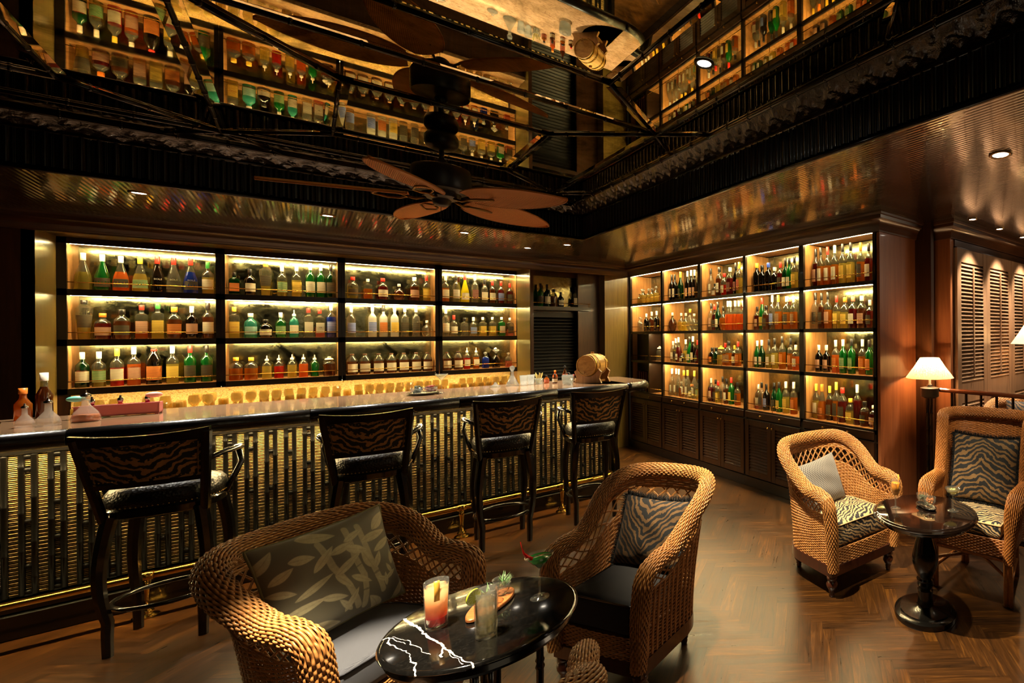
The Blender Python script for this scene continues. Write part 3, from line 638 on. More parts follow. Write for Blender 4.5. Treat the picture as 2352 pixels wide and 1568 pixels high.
# ---------------------------------------------------------------- lit shelf cabinets
def cabinet_lettering(): pass
RZ = [2.14, 1.69, 1.25]; RR = [2.155, 1.74, 1.315, .85]
BX = [(-1.45, -.62), (-.56, .255), (.315, 1.135), (1.205, 2.04)]
for i, (x0, x1) in enumerate(BX):
    o = empty('bottle_cabinet', ((x0 + x1) / 2, 7.84, 1.2), 0, 'lit back bar bottle cabinet, %s bay from the left' % ORD[i], 'shelf cabinet', 'lit bottle cabinets of the back bar'); w = (x1 - x0) / 2
    c = MB(); e0 = .05 if i == 0 else .028; e1 = .03
    for z in RZ: c.box((-w - e0, 0, z - 1.2 - .058), (w + e1, .028, z - 1.2))
    c.box((-w - e0, 0, 2.545 - 1.2), (w + e1, .028, 2.6 - 1.2)); c.box((-w - e0, 0, 0), (-w, .028, 1.4)); c.box((w, 0, 0), (w + e1, .028, 1.4)); c.build('face_frame', M['shelfdark'], o)
    MB().box((-w, .345, .02), (w, .35, 1.36)).build('mirror_back', M['backmirror'], o)
    for sx in (-1, 1): MB().box((sx * w, .028, -.002), (sx * (w + .012), .35, 1.36)).build('side_panel', M['shelfwood'], o)
    for k, z in enumerate(RZ):
        top = ([2.545, 2.082, 1.632][k] - (.003 if k < 2 else 0)) - 1.2; b = MB().box((-w, .028, z - 1.2 - .035), (w, .35, z - 1.2)).build('shelf_board', M['shelfwood'], o)
        g = MB(); g.tube([(-w, .01, z - 1.2 + .062), (w, .01, z - 1.2 + .062)], .0042, 8); g.build('gallery_rail', M['brass'], o, True)
        MB().box((-w + .01, .031, top + .003), (w - .01, .043, top + .008)).build('light_strip', M['strip'], o)
    MB().box((-w, .028, 1.358), (w, .35, 1.37)).build('top_board', M['shelfwood'], o)
RY = [(6.28, 7.19), (5.35, 6.23), (4.425, 5.29), (3.515, 4.375), (2.59, 3.45)]; XR = 3.385
RTOP = [2.575, 2.12, 1.70, 1.275]
for i, (y0, y1) in enumerate(RY):
    o = empty('whisky_cabinet', (XR, (y0 + y1) / 2, 0), 0, 'lit whisky shelving on the right wall, %s bay from the corner' % ORD[i], 'shelf cabinet', 'lit bottle cabinets of the right wall'); w = (y1 - y0) / 2; eb = .03 if i == 0 else (RY[i - 1][0] - y1) / 2 - .0004; ea = .045 if i == 4 else (y0 - RY[i + 1][1]) / 2 - .0004
    c = MB()
    for z in RR: c.box((0, -w - ea, z - .035), (.026, w + eb, z))
    c.box((0, -w - ea, 2.575), (.026, w + eb, 2.60)); c.box((0, -w - ea, .1), (.026, -w, 2.6)); c.box((0, w, .1), (.026, w + eb, 2.6)); c.box((-.002, -w - ea, .74), (.026, w + eb, .75)); c.box((-.012, -w - ea, .0), (.03, w + eb, .10), bev=.004); c.box((-.02, -w - ea, .10), (.03, w + eb, .112))
    c.build('face_frame', M['shelfdark'], o)
    ylo = w if i else w
    MB().box((.335, -w, .84), (.34, w, 2.58)).build('mirror_back', M['backmirror'], o)
    for s_ in (-1, 1): MB().box((.026, s_ * w, .84), (.34, s_ * (w + .012), 2.58)).build('side_panel', M['shelfwood'], o)
    MB().box((.026, -w, 2.588), (.34, w, 2.598)).build('top_board', M['shelfwood'], o)
    for k, z in enumerate(RR):
        MB().box((.026, -w, z - .022), (.34, w, z)).build('shelf_board', M['shelfwood'], o)
        g = MB(); g.tube([(.008, -w, z + .07), (.008, w, z + .07)], .004, 8); [g.tube([(.008, y, z), (.008, y, z + .07)], .003, 6) for y in (-w + .01, 0, w - .01)]; g.build('gallery_rail', M['brass'], o, True)
        tp = 2.575 - .005 if k == 0 else RR[k - 1] - .035 - (.005 if k == 1 else 0); hi = w if not (i == 0 and k > 1) else -w + .33
        MB().box((.028, -w + .01, tp + .003), (.040, hi - .01, tp + .008)).build('light_strip', M['strip'], o)
    if i == 0:
        n_ = MB(); n_.box((-.002, -w + .345, .85), (.335, -w + .375, 1.70)); n_.build('divider', M['shelfdark'], o); MB().box((.02, -w + .37, .85), (.335, w, .86)).build('niche_floor', M['blackm'], o)
        MB().box((.10, -w + .375, .86), (.12, w, 1.70)).build('niche_back', M['blackm'], o)
    # drawer with knobs and louvred doors below
    dr = MB().box((-.012, -w - .01, .762), (.02, w + .01, .835), bev=.003).build('drawer', M['woodh'], o)
    for y in (-w * .36, w * .36): MB().lathe([(.004, 0), (.004, -.014), (.012, -.018), (.013, -.026), (.006, -.031)], 14, (-.012, y, .80), axis='x').build('knob', M['dullbrass'], dr, True)
    for s_ in (-1, 1):
        a, b = (-w - .01, -.004) if s_ < 0 else (.004, w + .01); f = MB()
        if i < 5 and True:
            if i % 1 == 0: pass
        f.box((-.012, a, .12), (.02, a + .06, .742), bev=.003); f.box((-.012, b - .06, .12), (.02, b, .742), bev=.003); f.box((-.010, a + .06, .12), (.018, b - .06, .18)); f.box((-.010, a + .06, .68), (.018, b - .06, .742))
        dd = f.build('cabinet_door', M['wood'], o); lv = MB(); louvre_panel(lv, 'y', .006, a + .06, b - .06, .18, .68, .032, .026); lv.build('louvre_panel', M['wood'], dd)
        ky = b - .03 if s_ < 0 else a + .03; MB().lathe([(.004, 0), (.004, -.012), (.011, -.016), (.012, -.024), (.005, -.028)], 14, (-.012, ky, .69), axis='x').build('knob', M['dullbrass'], dd, True)
# menus in the dark niche
for k in range(6):
    tag(MB().box((XR + .03, 6.70 + k * .07, .862), (XR + .09, 6.725 + k * .07, 1.14 + .006 * (k % 3)), bev=.003).build('menu_folder', simple('menu_leather', '4a120e', .5) if k == 0 else bpy.data.materials['menu_leather']), 'dark red bound menu in the dark corner niche, %s from the right' % ORD[k], 'menu', 'menus in the corner niche')
# measured layout of the room
BOTTLES = [('b', 0, 0, [(-1.396, 0.339, 'n', 'o', 'w', '-'),(-1.292, 0.339, 'n', 'g', 'w', 'k'),(-1.191, 0.333, 'n', 'n', 'w', 'k'),(-1.083, 0.333, 'n', 'y', 'y', 'g'),(-0.986, 0.349, 'n', 'k', 'r', '-'),(-0.889, 0.347, 'n', 'c', 'r', 'k'),(-0.786, 0.352, 'n', 'b', 'r', 'k'),(-0.68, 0.325, 's', 'y', 'g', 'w')]),('b', 0, 1, [(-1.401, 0.358, 't', 'y', 'k', 'k'),(-1.297, 0.24, 'q', 'R', 'n', 'p'),(-1.186, 0.279, 'q', 'd', 'k', 'k'),(-1.078, 0.324, 'x', 'a', 'r', 'p'),(-0.984, 0.34, 'x', 'y', 'g', 'y'),(-0.888, 0.312, 'q', 'd', 'n', 'n'),(-0.781, 0.322, 's', 'k', 'w', 'p'),(-0.682, 0.358, 's', 'd', 'k', 'w')]),('b', 0, 2, [(-1.41, 0.322, 's', 'G', 'w', 'w'),(-1.312, 0.325, 's', 'o', 'w', 'g'),(-1.215, 0.351, 's', 'r', 'y', 'w'),(-1.125, 0.366, 's', 'n', 'w', 'p'),(-1.011, 0.351, 'j', 'k', 'r', 'n'),(-0.901, 0.367, 's', 'y', 'w', 'y'),(-0.794, 0.371, 's', 'g', 'r', 'k'),(-0.692, 0.368, 's', 'g', 'k', 'k')]),('b', 1, 0, [(-0.517, 0.236, 'x', 'G', 'k', 'n'),(-0.401, 0.279, 's', 'k', 'k', 'w'),(-0.291, 0.35, 't', 'y', 'n', 'k'),(-0.173, 0.341, 's', 'o', 'w', 'g'),(-0.065, 0.358, 's', 'y', 'w', 'y'),(0.041, 0.385, 's', 'g', 'w', 'w'),(0.125, 0.385, 's', 'g', 'w', 'w'),(0.211, 0.385, 's', 'G', 'k', 'k')]),('b', 1, 1, [(-0.51, 0.325, 'x', 'y', 'y', 'y'),(-0.399, 0.262, 'q', 't', 'w', 't'),(-0.294, 0.197, 'q', 'k', 'k', 'w'),(-0.185, 0.274, 's', 'g', 'w', 'g'),(-0.086, 0.325, 'u', 't', 'w', 'w'),(0.024, 0.329, 'x', 'c', 'r', 'w'),(0.113, 0.317, 'x', 'p', 'r', 'w'),(0.214, 0.385, 's', 'b', 'w', 'b')]),('b', 1, 2, [(-0.508, 0.239, 'q', 'a', 'y', '-'),(-0.397, 0.234, 'q', 'a', 'y', '-'),(-0.287, 0.263, 'u', 'y', 'w', '-'),(-0.201, 0.267, 'u', 'r', 'w', '-'),(-0.103, 0.271, 'u', 'y', 'w', '-'),(-0.017, 0.268, 'u', 'n', 'w', '-'),(0.07, 0.257, 'u', 'g', 'w', '-'),(0.185, 0.224, 'v', 'd', 'w', '-')]),('b', 2, 0, [(0.385, 0.258, 'q', 'o', 'r', 'k'),(0.516, 0.245, 'x', 'a', 'w', '-'),(0.649, 0.263, 'q', 'R', 'r', 'w'),(0.798, 0.202, 'f', 'd', 'w', '-'),(0.947, 0.297, 'q', 'd', 'w', 'p'),(1.065, 0.328, 's', 'y', 'r', 'y')]),('b', 2, 1, [(0.369, 0.364, 's', 'c', 'w', 'b'),(0.554, 0.385, 's', 'w', 'w', 'b'),(0.653, 0.382, 's', 'w', 'k', 'n'),(0.754, 0.385, 's', 'w', 'w', 'y'),(0.852, 0.385, 's', 'c', 'w', 'k'),(0.958, 0.385, 's', 'c', 'w', 'k'),(1.072, 0.206, 'f', 'c', 'w', '-')]),('b', 2, 2, [(0.371, 0.248, 'j', 'd', 'd', 'w'),(0.485, 0.247, 'j', 'd', 'd', 'w'),(0.606, 0.246, 'j', 'd', 'd', 'w'),(0.724, 0.245, 'j', 'd', 'd', 'w'),(0.84, 0.246, 'j', 'd', 'd', 'w'),(0.958, 0.246, 'j', 'd', 'd', 'w'),(1.07, 0.244, 'j', 'd', 'd', 'w')]),('b', 3, 0, [(1.262, 0.352, 's', 'a', 'w', 'w'),(1.372, 0.361, 's', 'c', 'k', 'w'),(1.471, 0.378, 'n', 'Y', 'r', 'w'),(1.579, 0.385, 's', 'c', 'w', 'R'),(1.689, 0.325, 's', 'c', 'k', 'w'),(1.78, 0.313, 's', 'd', 'r', 'w'),(1.88, 0.315, 's', 'R', 'r', 'b'),(1.99, 0.292, 's', 'R', 'r', 'k')]),('b', 3, 1, [(1.259, 0.37, 's', 'c', 'w', 'w'),(1.348, 0.278, 's', 'c', 'r', 'w'),(1.46, 0.246, 'x', 'c', 'k', 'k'),(1.561, 0.256, 's', 'c', 'w', 'b'),(1.664, 0.258, 'x', 'y', 'w', 'y'),(1.776, 0.26, 'x', 'y', 'w', 'y'),(1.884, 0.262, 'x', 'g', 'w', 'w'),(1.995, 0.255, 'x', 'p', 'w', 'k')]),('b', 3, 2, [(1.27, 0.241, 'j', 'd', 'd', 'w'),(1.387, 0.246, 'j', 'd', 'd', 'w'),(1.486, 0.303, 'u', 'r', 'w', 'w'),(1.587, 0.301, 'u', 'a', 'w', 'w'),(1.691, 0.254, 'd', 'b', 'c', '-'),(1.82, 0.295, 'D', 'k', 'c', '-'),(1.968, 0.236, 'd', 'p', 'c', '-')]),('n', 0, 0, [(2.248, 0.324, 's', 'g', 'k', 'k'),(2.321, 0.317, 's', 'G', 'k', 'w'),(2.421, 0.254, 'q', 'd', 'k', '-'),(2.494, 0.217, 's', 'k', 'k', 'w'),(2.709, 0.309, 's', 'c', 'k', 'w')]),('r', 0, 0, [(7.246, 0.181, 'd', 'y', 'c', '-'),(7.118, 0.26, 'd', 'y', 'c', '-'),(6.994, 0.256, 'd', 'y', 'c', '-'),(6.881, 0.256, 'd', 'y', 'c', '-'),(6.762, 0.255, 'd', 'y', 'c', '-'),(6.645, 0.281, 'd', 'y', 'c', '-')]),('r', 0, 1, [(7.226, 0.259, 'd', 'c', 'c', '-'),(7.091, 0.247, 'd', 'c', 'c', '-'),(6.911, 0.265, 's', 'k', 'w', 'k'),(6.768, 0.287, 's', 'd', 'w', 'k'),(6.628, 0.294, 's', 'k', 'w', 'k')]),('r', 0, 2, [(6.666, 0.212, 'v', 'c', 'w', '-')]),('r', 1, 0, [(6.225, 0.366, 's', 'k', 'k', 'w'),(6.1, 0.362, 's', 'k', 'k', 'w'),(5.944, 0.385, 'w', 'G', 'y', 'k'),(5.793, 0.385, 'w', 'k', 'w', 'p'),(5.685, 0.385, 'w', 'k', 'w', 'p'),(5.598, 0.38, 'w', 'k', 'w', 'p')]),('r', 1, 1, [(6.163, 0.255, 'f', 'd', 'w', '-'),(5.952, 0.241, 'f', 'y', 'w', '-'),(5.847, 0.238, 'f', 'y', 'w', '-'),(5.711, 0.288, 'f', 'c', 'y', '-'),(5.624, 0.223, 'f', 'c', 'w', '-')]),('r', 1, 2, [(6.333, 0.284, 's', 'c', 'w', 'w'),(6.231, 0.321, 's', 'y', 'w', 'k'),(6.103, 0.336, 'n', 'R', 'w', 'w'),(5.996, 0.12, 'q', 'k', 'w', 'w'),(5.938, 0.308, 'w', 'y', 'w', 'k'),(5.844, 0.344, 'n', 'g', 'k', 'w'),(5.746, 0.351, 'w', 'k', 'w', 'w'),(5.637, 0.302, 'n', 'R', 'r', 'k')]),('r', 1, 3, [(6.287, 0.369, 'w', 'c', 'w', 'w'),(6.187, 0.37, 'w', 'c', 'w', 'w'),(6.088, 0.367, 'w', 'c', 'w', 'k'),(5.98, 0.231, 'd', 'a', 'c', '-'),(5.89, 0.358, 'w', 'c', 'y', 'w'),(5.791, 0.363, 'w', 'c', 'y', 'w'),(5.707, 0.364, 'w', 'c', 'y', 'w'),(5.767, 0.181, 'q', 'y', 'n', 'w'),(5.644, 0.258, 's', 'y', 'k', 'g')]),('r', 2, 0, [(5.275, 0.363, 's', 'c', 'k', 'w'),(5.203, 0.167, 'q', 'a', 'k', 'w'),(5.067, 0.362, 'q', 'd', 'k', 'w'),(4.943, 0.277, 'q', 'r', 'r', 'w'),(4.81, 0.334, 'q', 'R', 'w', 'R'),(4.717, 0.384, 'w', 'k', 'k', 'R'),(4.642, 0.382, 's', 'y', 'y', 'r')]),('r', 2, 1, [(5.368, 0.341, 's', 'c', 'k', 'p'),(5.241, 0.323, 'w', 'R', 'r', 'k'),(5.122, 0.35, 'w', 'G', 'k', 'w'),(5.034, 0.294, 'f', 'a', 'k', '-'),(4.931, 0.353, 'w', 'n', 'w', '-'),(4.852, 0.349, 'w', 'n', 'w', '-'),(4.779, 0.349, 'w', 'n', 'w', '-'),(4.713, 0.345, 'w', 'n', 'w', '-'),(4.647, 0.339, 'w', 'n', 'w', '-')]),('r', 2, 2, [(5.32, 0.209, 'q', 'k', 'k', 'n'),(5.209, 0.211, 'q', 'G', 'k', '-'),(5.089, 0.239, 'v', 'y', 'y', '-'),(4.999, 0.269, 's', 'a', 'r', 'd'),(4.885, 0.293, 'q', 'a', 'k', 'd'),(4.805, 0.243, 's', 'd', 'y', 'w'),(4.685, 0.288, 's', 'a', 'r', 'n')]),('r', 2, 3, [(5.343, 0.29, 's', 'R', 'w', 'p'),(5.254, 0.275, 's', 'd', 'k', 'k'),(5.151, 0.261, 's', 'y', 'r', 'y'),(5.038, 0.32, 's', 'c', 'k', 'k'),(4.934, 0.3, 's', 'd', 'k', 'w'),(4.831, 0.319, 's', 'g', 'r', 'y'),(4.707, 0.27, 's', 'a', 'k', 'k')]),('r', 3, 0, [(4.359, 0.334, 'q', 'k', 'y', '-'),(4.219, 0.3, 'q', 'k', 'k', '-'),(4.106, 0.32, 'q', 'k', 'b', '-'),(4.014, 0.261, 'q', 'k', 'w', '-'),(3.962, 0.309, 's', 'R', 'r', 'k'),(3.9, 0.343, 'w', 'G', 'k', 'w'),(3.802, 0.333, 'w', 'g', 'k', 'w'),(3.716, 0.341, 's', 'y', 'k', 'y')]),('r', 3, 1, [(4.403, 0.26, 's', 'R', 'k', 'p'),(4.283, 0.357, 'w', 'g', 'r', 'y'),(4.17, 0.266, 'q', 'd', 'k', 'k'),(4.075, 0.377, 's', 'c', 'w', 'b'),(3.955, 0.37, 's', 'a', 'y', 'd'),(3.833, 0.348, 'q', 'a', 'w', 'k'),(3.72, 0.349, 's', 'a', 'w', 'd')]),('r', 3, 2, [(4.361, 0.301, 'w', 'g', 'w', 'w'),(4.249, 0.308, 'w', 'G', 'w', 'w'),(4.134, 0.316, 'w', 'o', 'k', 'w'),(4.022, 0.329, 's', 'y', 'k', 'w'),(3.904, 0.349, 's', 'a', 'k', 'n'),(3.77, 0.33, 's', 'a', 'k', 'n'),(3.697, 0.26, 's', 'n', 'w', 'w')]),('r', 3, 3, [(4.396, 0.272, 's', 'p', 'w', 'w'),(4.28, 0.3, 's', 'c', 'k', 'k'),(4.161, 0.287, 's', 'k', 'k', 'b'),(4.048, 0.308, 'w', 'G', 'k', 'k'),(3.958, 0.321, 'w', 'g', 'k', 'y'),(3.842, 0.334, 's', 'y', 'w', 'y'),(3.738, 0.335, 's', 'a', 'w', 'n')]),('r', 4, 0, [(3.455, 0.383, 's', 'R', 'k', 'p'),(3.343, 0.385, 's', 'a', 'k', 'w'),(3.236, 0.383, 's', 'a', 'r', 'w'),(3.135, 0.385, 's', 'a', 'w', 'w'),(3.029, 0.385, 's', 'y', 'k', 'y'),(2.93, 0.385, 's', 'y', 'k', 'y'),(2.814, 0.369, 's', 'a', 'n', 'k'),(2.725, 0.351, 's', 'R', 'k', 'w')]),('r', 4, 1, [(3.445, 0.361, 's', 'c', 'k', 'k'),(3.334, 0.354, 's', 'd', 'k', 'k'),(3.226, 0.355, 's', 'a', 'k', 'p'),(3.122, 0.315, 's', 'y', 'r', 'y'),(3.017, 0.295, 'q', 'y', 'n', 'y'),(2.922, 0.297, 'q', 'R', 'p', 'w'),(2.806, 0.296, 'q', 'd', 'w', 'p'),(2.73, 0.254, 's', 'R', 'w', 'k')]),('r', 4, 2, [(3.355, 0.264, 's', 'k', 'w', 'p'),(3.251, 0.265, 's', 'k', 'w', 'p'),(3.143, 0.314, 's', 'n', 'w', 'n'),(3.035, 0.32, 's', 'g', 'w', 'g'),(2.929, 0.326, 's', 'g', 'k', 'g'),(2.806, 0.321, 's', 'a', 'w', 'n'),(2.736, 0.316, 's', 'g', 'k', 'n')]),('r', 4, 3, [(3.461, 0.34, 's', 'y', 'y', 'w'),(3.342, 0.342, 'n', 'a', 'n', 'n'),(3.244, 0.33, 's', 'd', 'y', 'k'),(3.147, 0.372, 's', 'a', 'y', 'k'),(3.044, 0.327, 'q', 'R', 'r', 'k'),(2.935, 0.232, 'q', 'y', 'y', 'y'),(2.86, 0.368, 's', 'R', 'w', '-'),(2.811, 0.22, 'q', 'd', 'k', 'k'),(2.741, 0.193, 'q', 'R', 'w', 'p')])]
VEINS = [((-0.219, 0.203), (-0.191, 0.108), 0.004), ((-0.191, 0.108), (-0.168, 0.007), 0.00336), ((-0.168, 0.007), (-0.155, -0.056), 0.00416), ((-0.155, -0.056), (-0.144, -0.107), 0.0032), ((-0.144, -0.107), (-0.133, -0.16), 0.00224), ((-0.133, -0.16), (-0.115, -0.228), 0.00208), ((-0.115, -0.228), (-0.093, -0.291), 0.0024), ((-0.145, -0.114), (-0.16, -0.167), 0.00224), ((-0.143, -0.095), (-0.136, -0.178), 0.0008), ((-0.136, -0.178), (-0.118, -0.259), 0.0008), ((-0.281, 0.101), (-0.267, 0.1), 0.00272), ((-0.267, 0.1), (-0.261, 0.029), 0.00208), ((-0.261, 0.029), (-0.238, -0.022), 0.0016), ((-0.238, -0.022), (-0.232, -0.094), 0.00128), ((-0.232, -0.094), (-0.224, -0.148), 0.00192), ((-0.224, -0.148), (-0.226, -0.217), 0.0016), ((-0.267, 0.1), (-0.249, 0.068), 0.0016), ((-0.249, 0.068), (-0.229, 0.011), 0.00096), ((-0.218, 0.03), (-0.204, -0.046), 0.00112), ((-0.204, -0.046), (-0.181, -0.125), 0.0008), ((-0.252, 0.09), (-0.218, 0.03), 0.00064), ((-0.134, -0.164), (-0.116, -0.215), 0.00096)]
D = {'sun': (0.316, 2.204), 'lime': (0.424, 2.01), 'mart': (0.631, 2.145), 'board': (0.482, 2.209), 'flute': (2.475, 1.731), 'coupe': (2.67, 1.45), 'tray': (2.605, 1.596)}
CH1 = ((.137, 2.905), .579); CH2 = ((1.175, 2.46), -1.15); CH3 = ((2.615, 2.345), -.10); CH4 = ((.248, 1.593), 2.73); CH5 = ((4.62, 1.72), -1.2); CHW = ((3.18, 1.515), -1.418)
PL1 = ((-.035, .06, .69), 0, .30, .03); PL2 = ((.02, .10, .63), 0, .35, 0); PL3 = ((-.09, .08, .62), .15, .35, .06); PLW = ((0, .07, .74), 0, .28, 0)
# ---------------------------------------------------------------- bottles
GL = {  # key: (description, tint, body, fill height or None, solid)
 'c': ('clear', 'eceade', 'd8d2b8', None, .10), 'y': ('pale yellow', 'e8d878', 'e0c860', .17, .35), 'Y': ('bright yellow', 'f6e83a', 'f0e020', .3, .8),
 'o': ('olive yellow', 'c8c26a', 'b8aa4c', .16, .35), 'a': ('amber', 'd68a2c', 'c8741c', .17, .5), 'd': ('dark amber', '7a3c14', '6a3410', .2, .6),
 'k': ('black', '1a130c', '181008', None, .8), 'g': ('green', '2c9a3c', '1f8a34', None, .45), 'G': ('dark green', '12501f', '10451c', None, .6),
 'r': ('red', 'd8341c', 'c82818', .16, .6), 'R': ('deep red', '7a1c14', '681410', .2, .65), 'n': ('orange', 'f08a34', 'e87828', .18, .55),
 'b': ('blue', '2c4cc0', '2440a8', .2, .6), 't': ('turquoise', '5cc8b4', '4ab8a4', None, .45), 'w': ('frosted white', 'f0f0e4', 'e8e6d6', None, .7), 'p': ('pink', 'f0a890', 'e08c74', .12, .4)}
for k, (d_, a, b, f, s_) in GL.items(): M['gl_' + k] = glass('bottle_glass_' + d_.replace(' ', '_'), a, body=b, fill=f, solid=s_)
CAPC = {'k': ('black', '14110e'), 'w': ('white', 'e8e0cc'), 'r': ('red', 'c8281c'), 'y': ('yellow', 'e0b838'), 'n': ('orange', 'e07a24'), 'b': ('blue', '2848a8'), 'g': ('green', '2a7a34'), 'p': ('rose', 'c87a64'), 'd': ('brown', '4a2a14'), 'c': ('glass', 'e0e0d8'), 't': ('turquoise', '4aa898'), 'R': ('dark red', '6a1c18')}
for k, (n_, h) in CAPC.items(): M['cap_' + k] = simple('cap_' + n_.replace(' ', '_'), h, .35)
M['cap_c'] = M['crystal']
def paper(name, h, h2):
    t = NT(name); u = t.sep(t.tc('Object')); w = t.wave(t.comb(0., u[2], 0.), 30, 0, 0, 1, 'Y'); l = t.math('GREATER_THAN', w, .86)
    return t.pbr(t.mix(l, rgb(h), rgb(h2)), .6)
LBC = {'w': ('cream', 'ddd3b4', '8a7a5c'), 'k': ('black', '17130f', '7a6a3c'), 'y': ('yellow', 'e2be48', '8a5a18'), 'g': ('green', '3f7a3c', 'd8d0a0'), 'r': ('red', 'b42a20', 'e0c890'), 'b': ('blue', '3454a0', 'd8d8d0'), 'n': ('orange', 'd07a2c', '5a2810'), 'p': ('pinkish tan', 'c89a78', '6a3c24'), 'd': ('brown', '6a4226', 'd0b070'), 't': ('pale teal', 'a8d0c0', '3c8070'), 'R': ('maroon', '6a2030', 'c8a878')}
for k, (n_, a, b) in LBC.items(): M['lb_' + k] = paper('paper_' + n_.replace(' ', '_'), a, b)
# profiles normalised to height 1 (r in metres); body r, label zone, neck top, cap radius, power, flat depth scale
TY = {
 's': ('bottle', .037, [(.0, .0), (.95, 0), (1, .02), (1, .56), (.92, .63), (.55, .70), (.34, .74), (.32, .88)], (.14, .46), .88, 2),
 'w': ('bottle', .036, [(.0, .0), (.95, 0), (1, .02), (1, .50), (.88, .58), (.50, .70), (.36, .76), (.34, .88)], (.12, .40), .88, 2),
 'q': ('squat bottle', .045, [(.0, 0), (.95, 0), (1, .03), (1, .55), (.9, .66), (.5, .74), (.36, .78), (.36, .86)], (.14, .46), .86, 2),
 'x': ('square bottle', .036, [(.0, 0), (.97, 0), (1, .02), (1, .66), (.9, .71), (.45, .75), (.34, .78), (.34, .87)], (.16, .52), .87, 7),
 'n': ('cone shaped bottle', .045, [(.0, 0), (.95, 0), (1, .03), (1, .22), (.9, .4), (.6, .58), (.36, .72), (.28, .78), (.28, .86)], (.1, .34), .82, 2),
 'j': ('brown jug', .046, [(.0, 0), (.96, 0), (1, .03), (1, .60), (.93, .68), (.45, .86), (.32, .9), (.32, .94)], (.12, .50), .93, 2),
 'f': ('round flask', .052, [(.0, 0), (.5, 0), (.75, .05), (1, .28), (.98, .42), (.7, .6), (.35, .68), (.24, .74), (.24, .86)], (.2, .42), .86, 2),
 'd': ('decanter', .034, [(.0, 0), (.94, 0), (1, .03), (1, .46), (.85, .56), (.4, .62), (.28, .66), (.34, .72)], (.1, .4), .72, 6),
 'D': ('decanter', .048, [(.0, 0), (.9, 0), (1, .05), (1, .34), (.8, .48), (.35, .56), (.26, .62), (.32, .66)], (.1, .3), .66, 2),
 't': ('tall shouldered bottle', .046, [(.0, 0), (.62, 0), (.68, .02), (.8, .35), (1, .72), (.95, .8), (.5, .86), (.34, .88), (.34, .92)], (.3, .62), .92, 2),
 'u': ('pouring bottle', .034, [(.0, 0), (.95, 0), (1, .03), (1, .52), (.8, .62), (.4, .68), (.33, .70), (.36, .76)], (.14, .42), .76, 2),
 'v': ('stoppered jar', .048, [(.0, 0), (.92, 0), (1, .05), (1, .6), (.85, .7), (.6, .74), (.66, .8)], (.12, .5), .80, 2)}
BCACHE = {}
def bottle_proto(t, g, c, l):
    key = (t, g, c, l)
    if key in BCACHE: return BCACHE[key]
    nm, R, pr, lz, ct, pw = TY[t]; H0 = .33
    seg = 16; mb = MB(); mb.lathe([(max(r * R, .0008), z * H0) for r, z in pr], seg, power=pw, caps=True)
    o = mb.build('decanter' if t in 'dD' else 'jug' if t == 'j' else 'jar' if t == 'v' else 'bottle', M['gl_' + g], auto=35)
    cp = MB(); rn = pr[-1][0] * R * 1.12; z0 = (ct - .02) * H0
    if t in 'd': zc = ct * H0; cp.lathe([(.006, zc), (.006, zc + .012)] + [(.021 * math.sin(a), zc + .030 - .021 * math.cos(a)) for a in np.linspace(.3, PI, 8)], 12)
    elif t == 'D': zc = ct * H0; cp.lathe([(.006, zc), (.006, zc + .01), (.045, zc + .052), (.0008, zc + .1)], 4, sy=.5)
    elif t == 'u': zc = ct * H0; cp.lathe([(rn, zc - .01), (rn, zc + .012), (.004, zc + .02), (.003, zc + .06)], 10)
    elif t == 'v': zc = ct * H0; cp.lathe([(rn * .9, zc), (rn * 1.05, zc + .01), (rn * .8, zc + .03), (.012, zc + .036), (.016, zc + .05), (.004, zc + .062)], 14)
    elif t == 'j': cp.lathe([(rn, z0), (rn * 1.05, z0 + .002), (rn * 1.05, z0 + .018), (rn, z0 + .02)], 14)
    else:
        long_ = t in 'swt' ; zs = (.80 if long_ else .82) * H0 if t in 'sw' else z0
        cp.lathe([(rn, zs), (rn * 1.04, zs + .002), (rn * 1.04, H0 - .002), (rn * .96, H0)], 14)
    cp.build('stopper' if t in 'dDuv' else 'cap', M['cap_' + c], o, auto=40)
    if l != '-':
        lb = MB(); a0 = -PI / 2; hw = math.radians(62 if pw == 2 else 42); z0, z1 = lz[0] * H0, lz[1] * H0; n = 9; vs = []
        def rad(z):
            zz = z / H0
            for (r0, q0), (r1, q1) in zip(pr, pr[1:]):
                if q0 <= zz <= q1 and q1 > q0: return (r0 + (r1 - r0) * (zz - q0) / (q1 - q0)) * R
            return R
        for z in (z0, z1):
            for k in range(n):
                a = a0 - hw + 2 * hw * k / (n - 1); rr = rad(z) * (1 if pw == 2 else (abs(math.cos(a)) ** pw + abs(math.sin(a)) ** pw) ** (-1 / pw)) + .0012
                vs.append((rr * math.cos(a), rr * math.sin(a), z))
        lb.add(vs, [(k, k + 1, n + k + 1, n + k) for k in range(n - 1)]); lb.build('paper_label', M['lb_' + l], o, True)
    BCACHE[key] = [snapshot(o), False]; return BCACHE[key]
def bdesc(t, g, c, l):
    nm = TY[t][0]; s_ = GL[g][0] + ' ' + (nm if t != 'j' else 'glass jug')
    if t == 'j': s_ = 'brown glass jug'
    if l != '-': s_ += ', ' + LBC[l][0] + ' label'
    if t not in 'dDj': s_ += ', ' + CAPC[c][0] + ' ' + ('cap' if t not in 'uv' else 'stopper')
    return s_
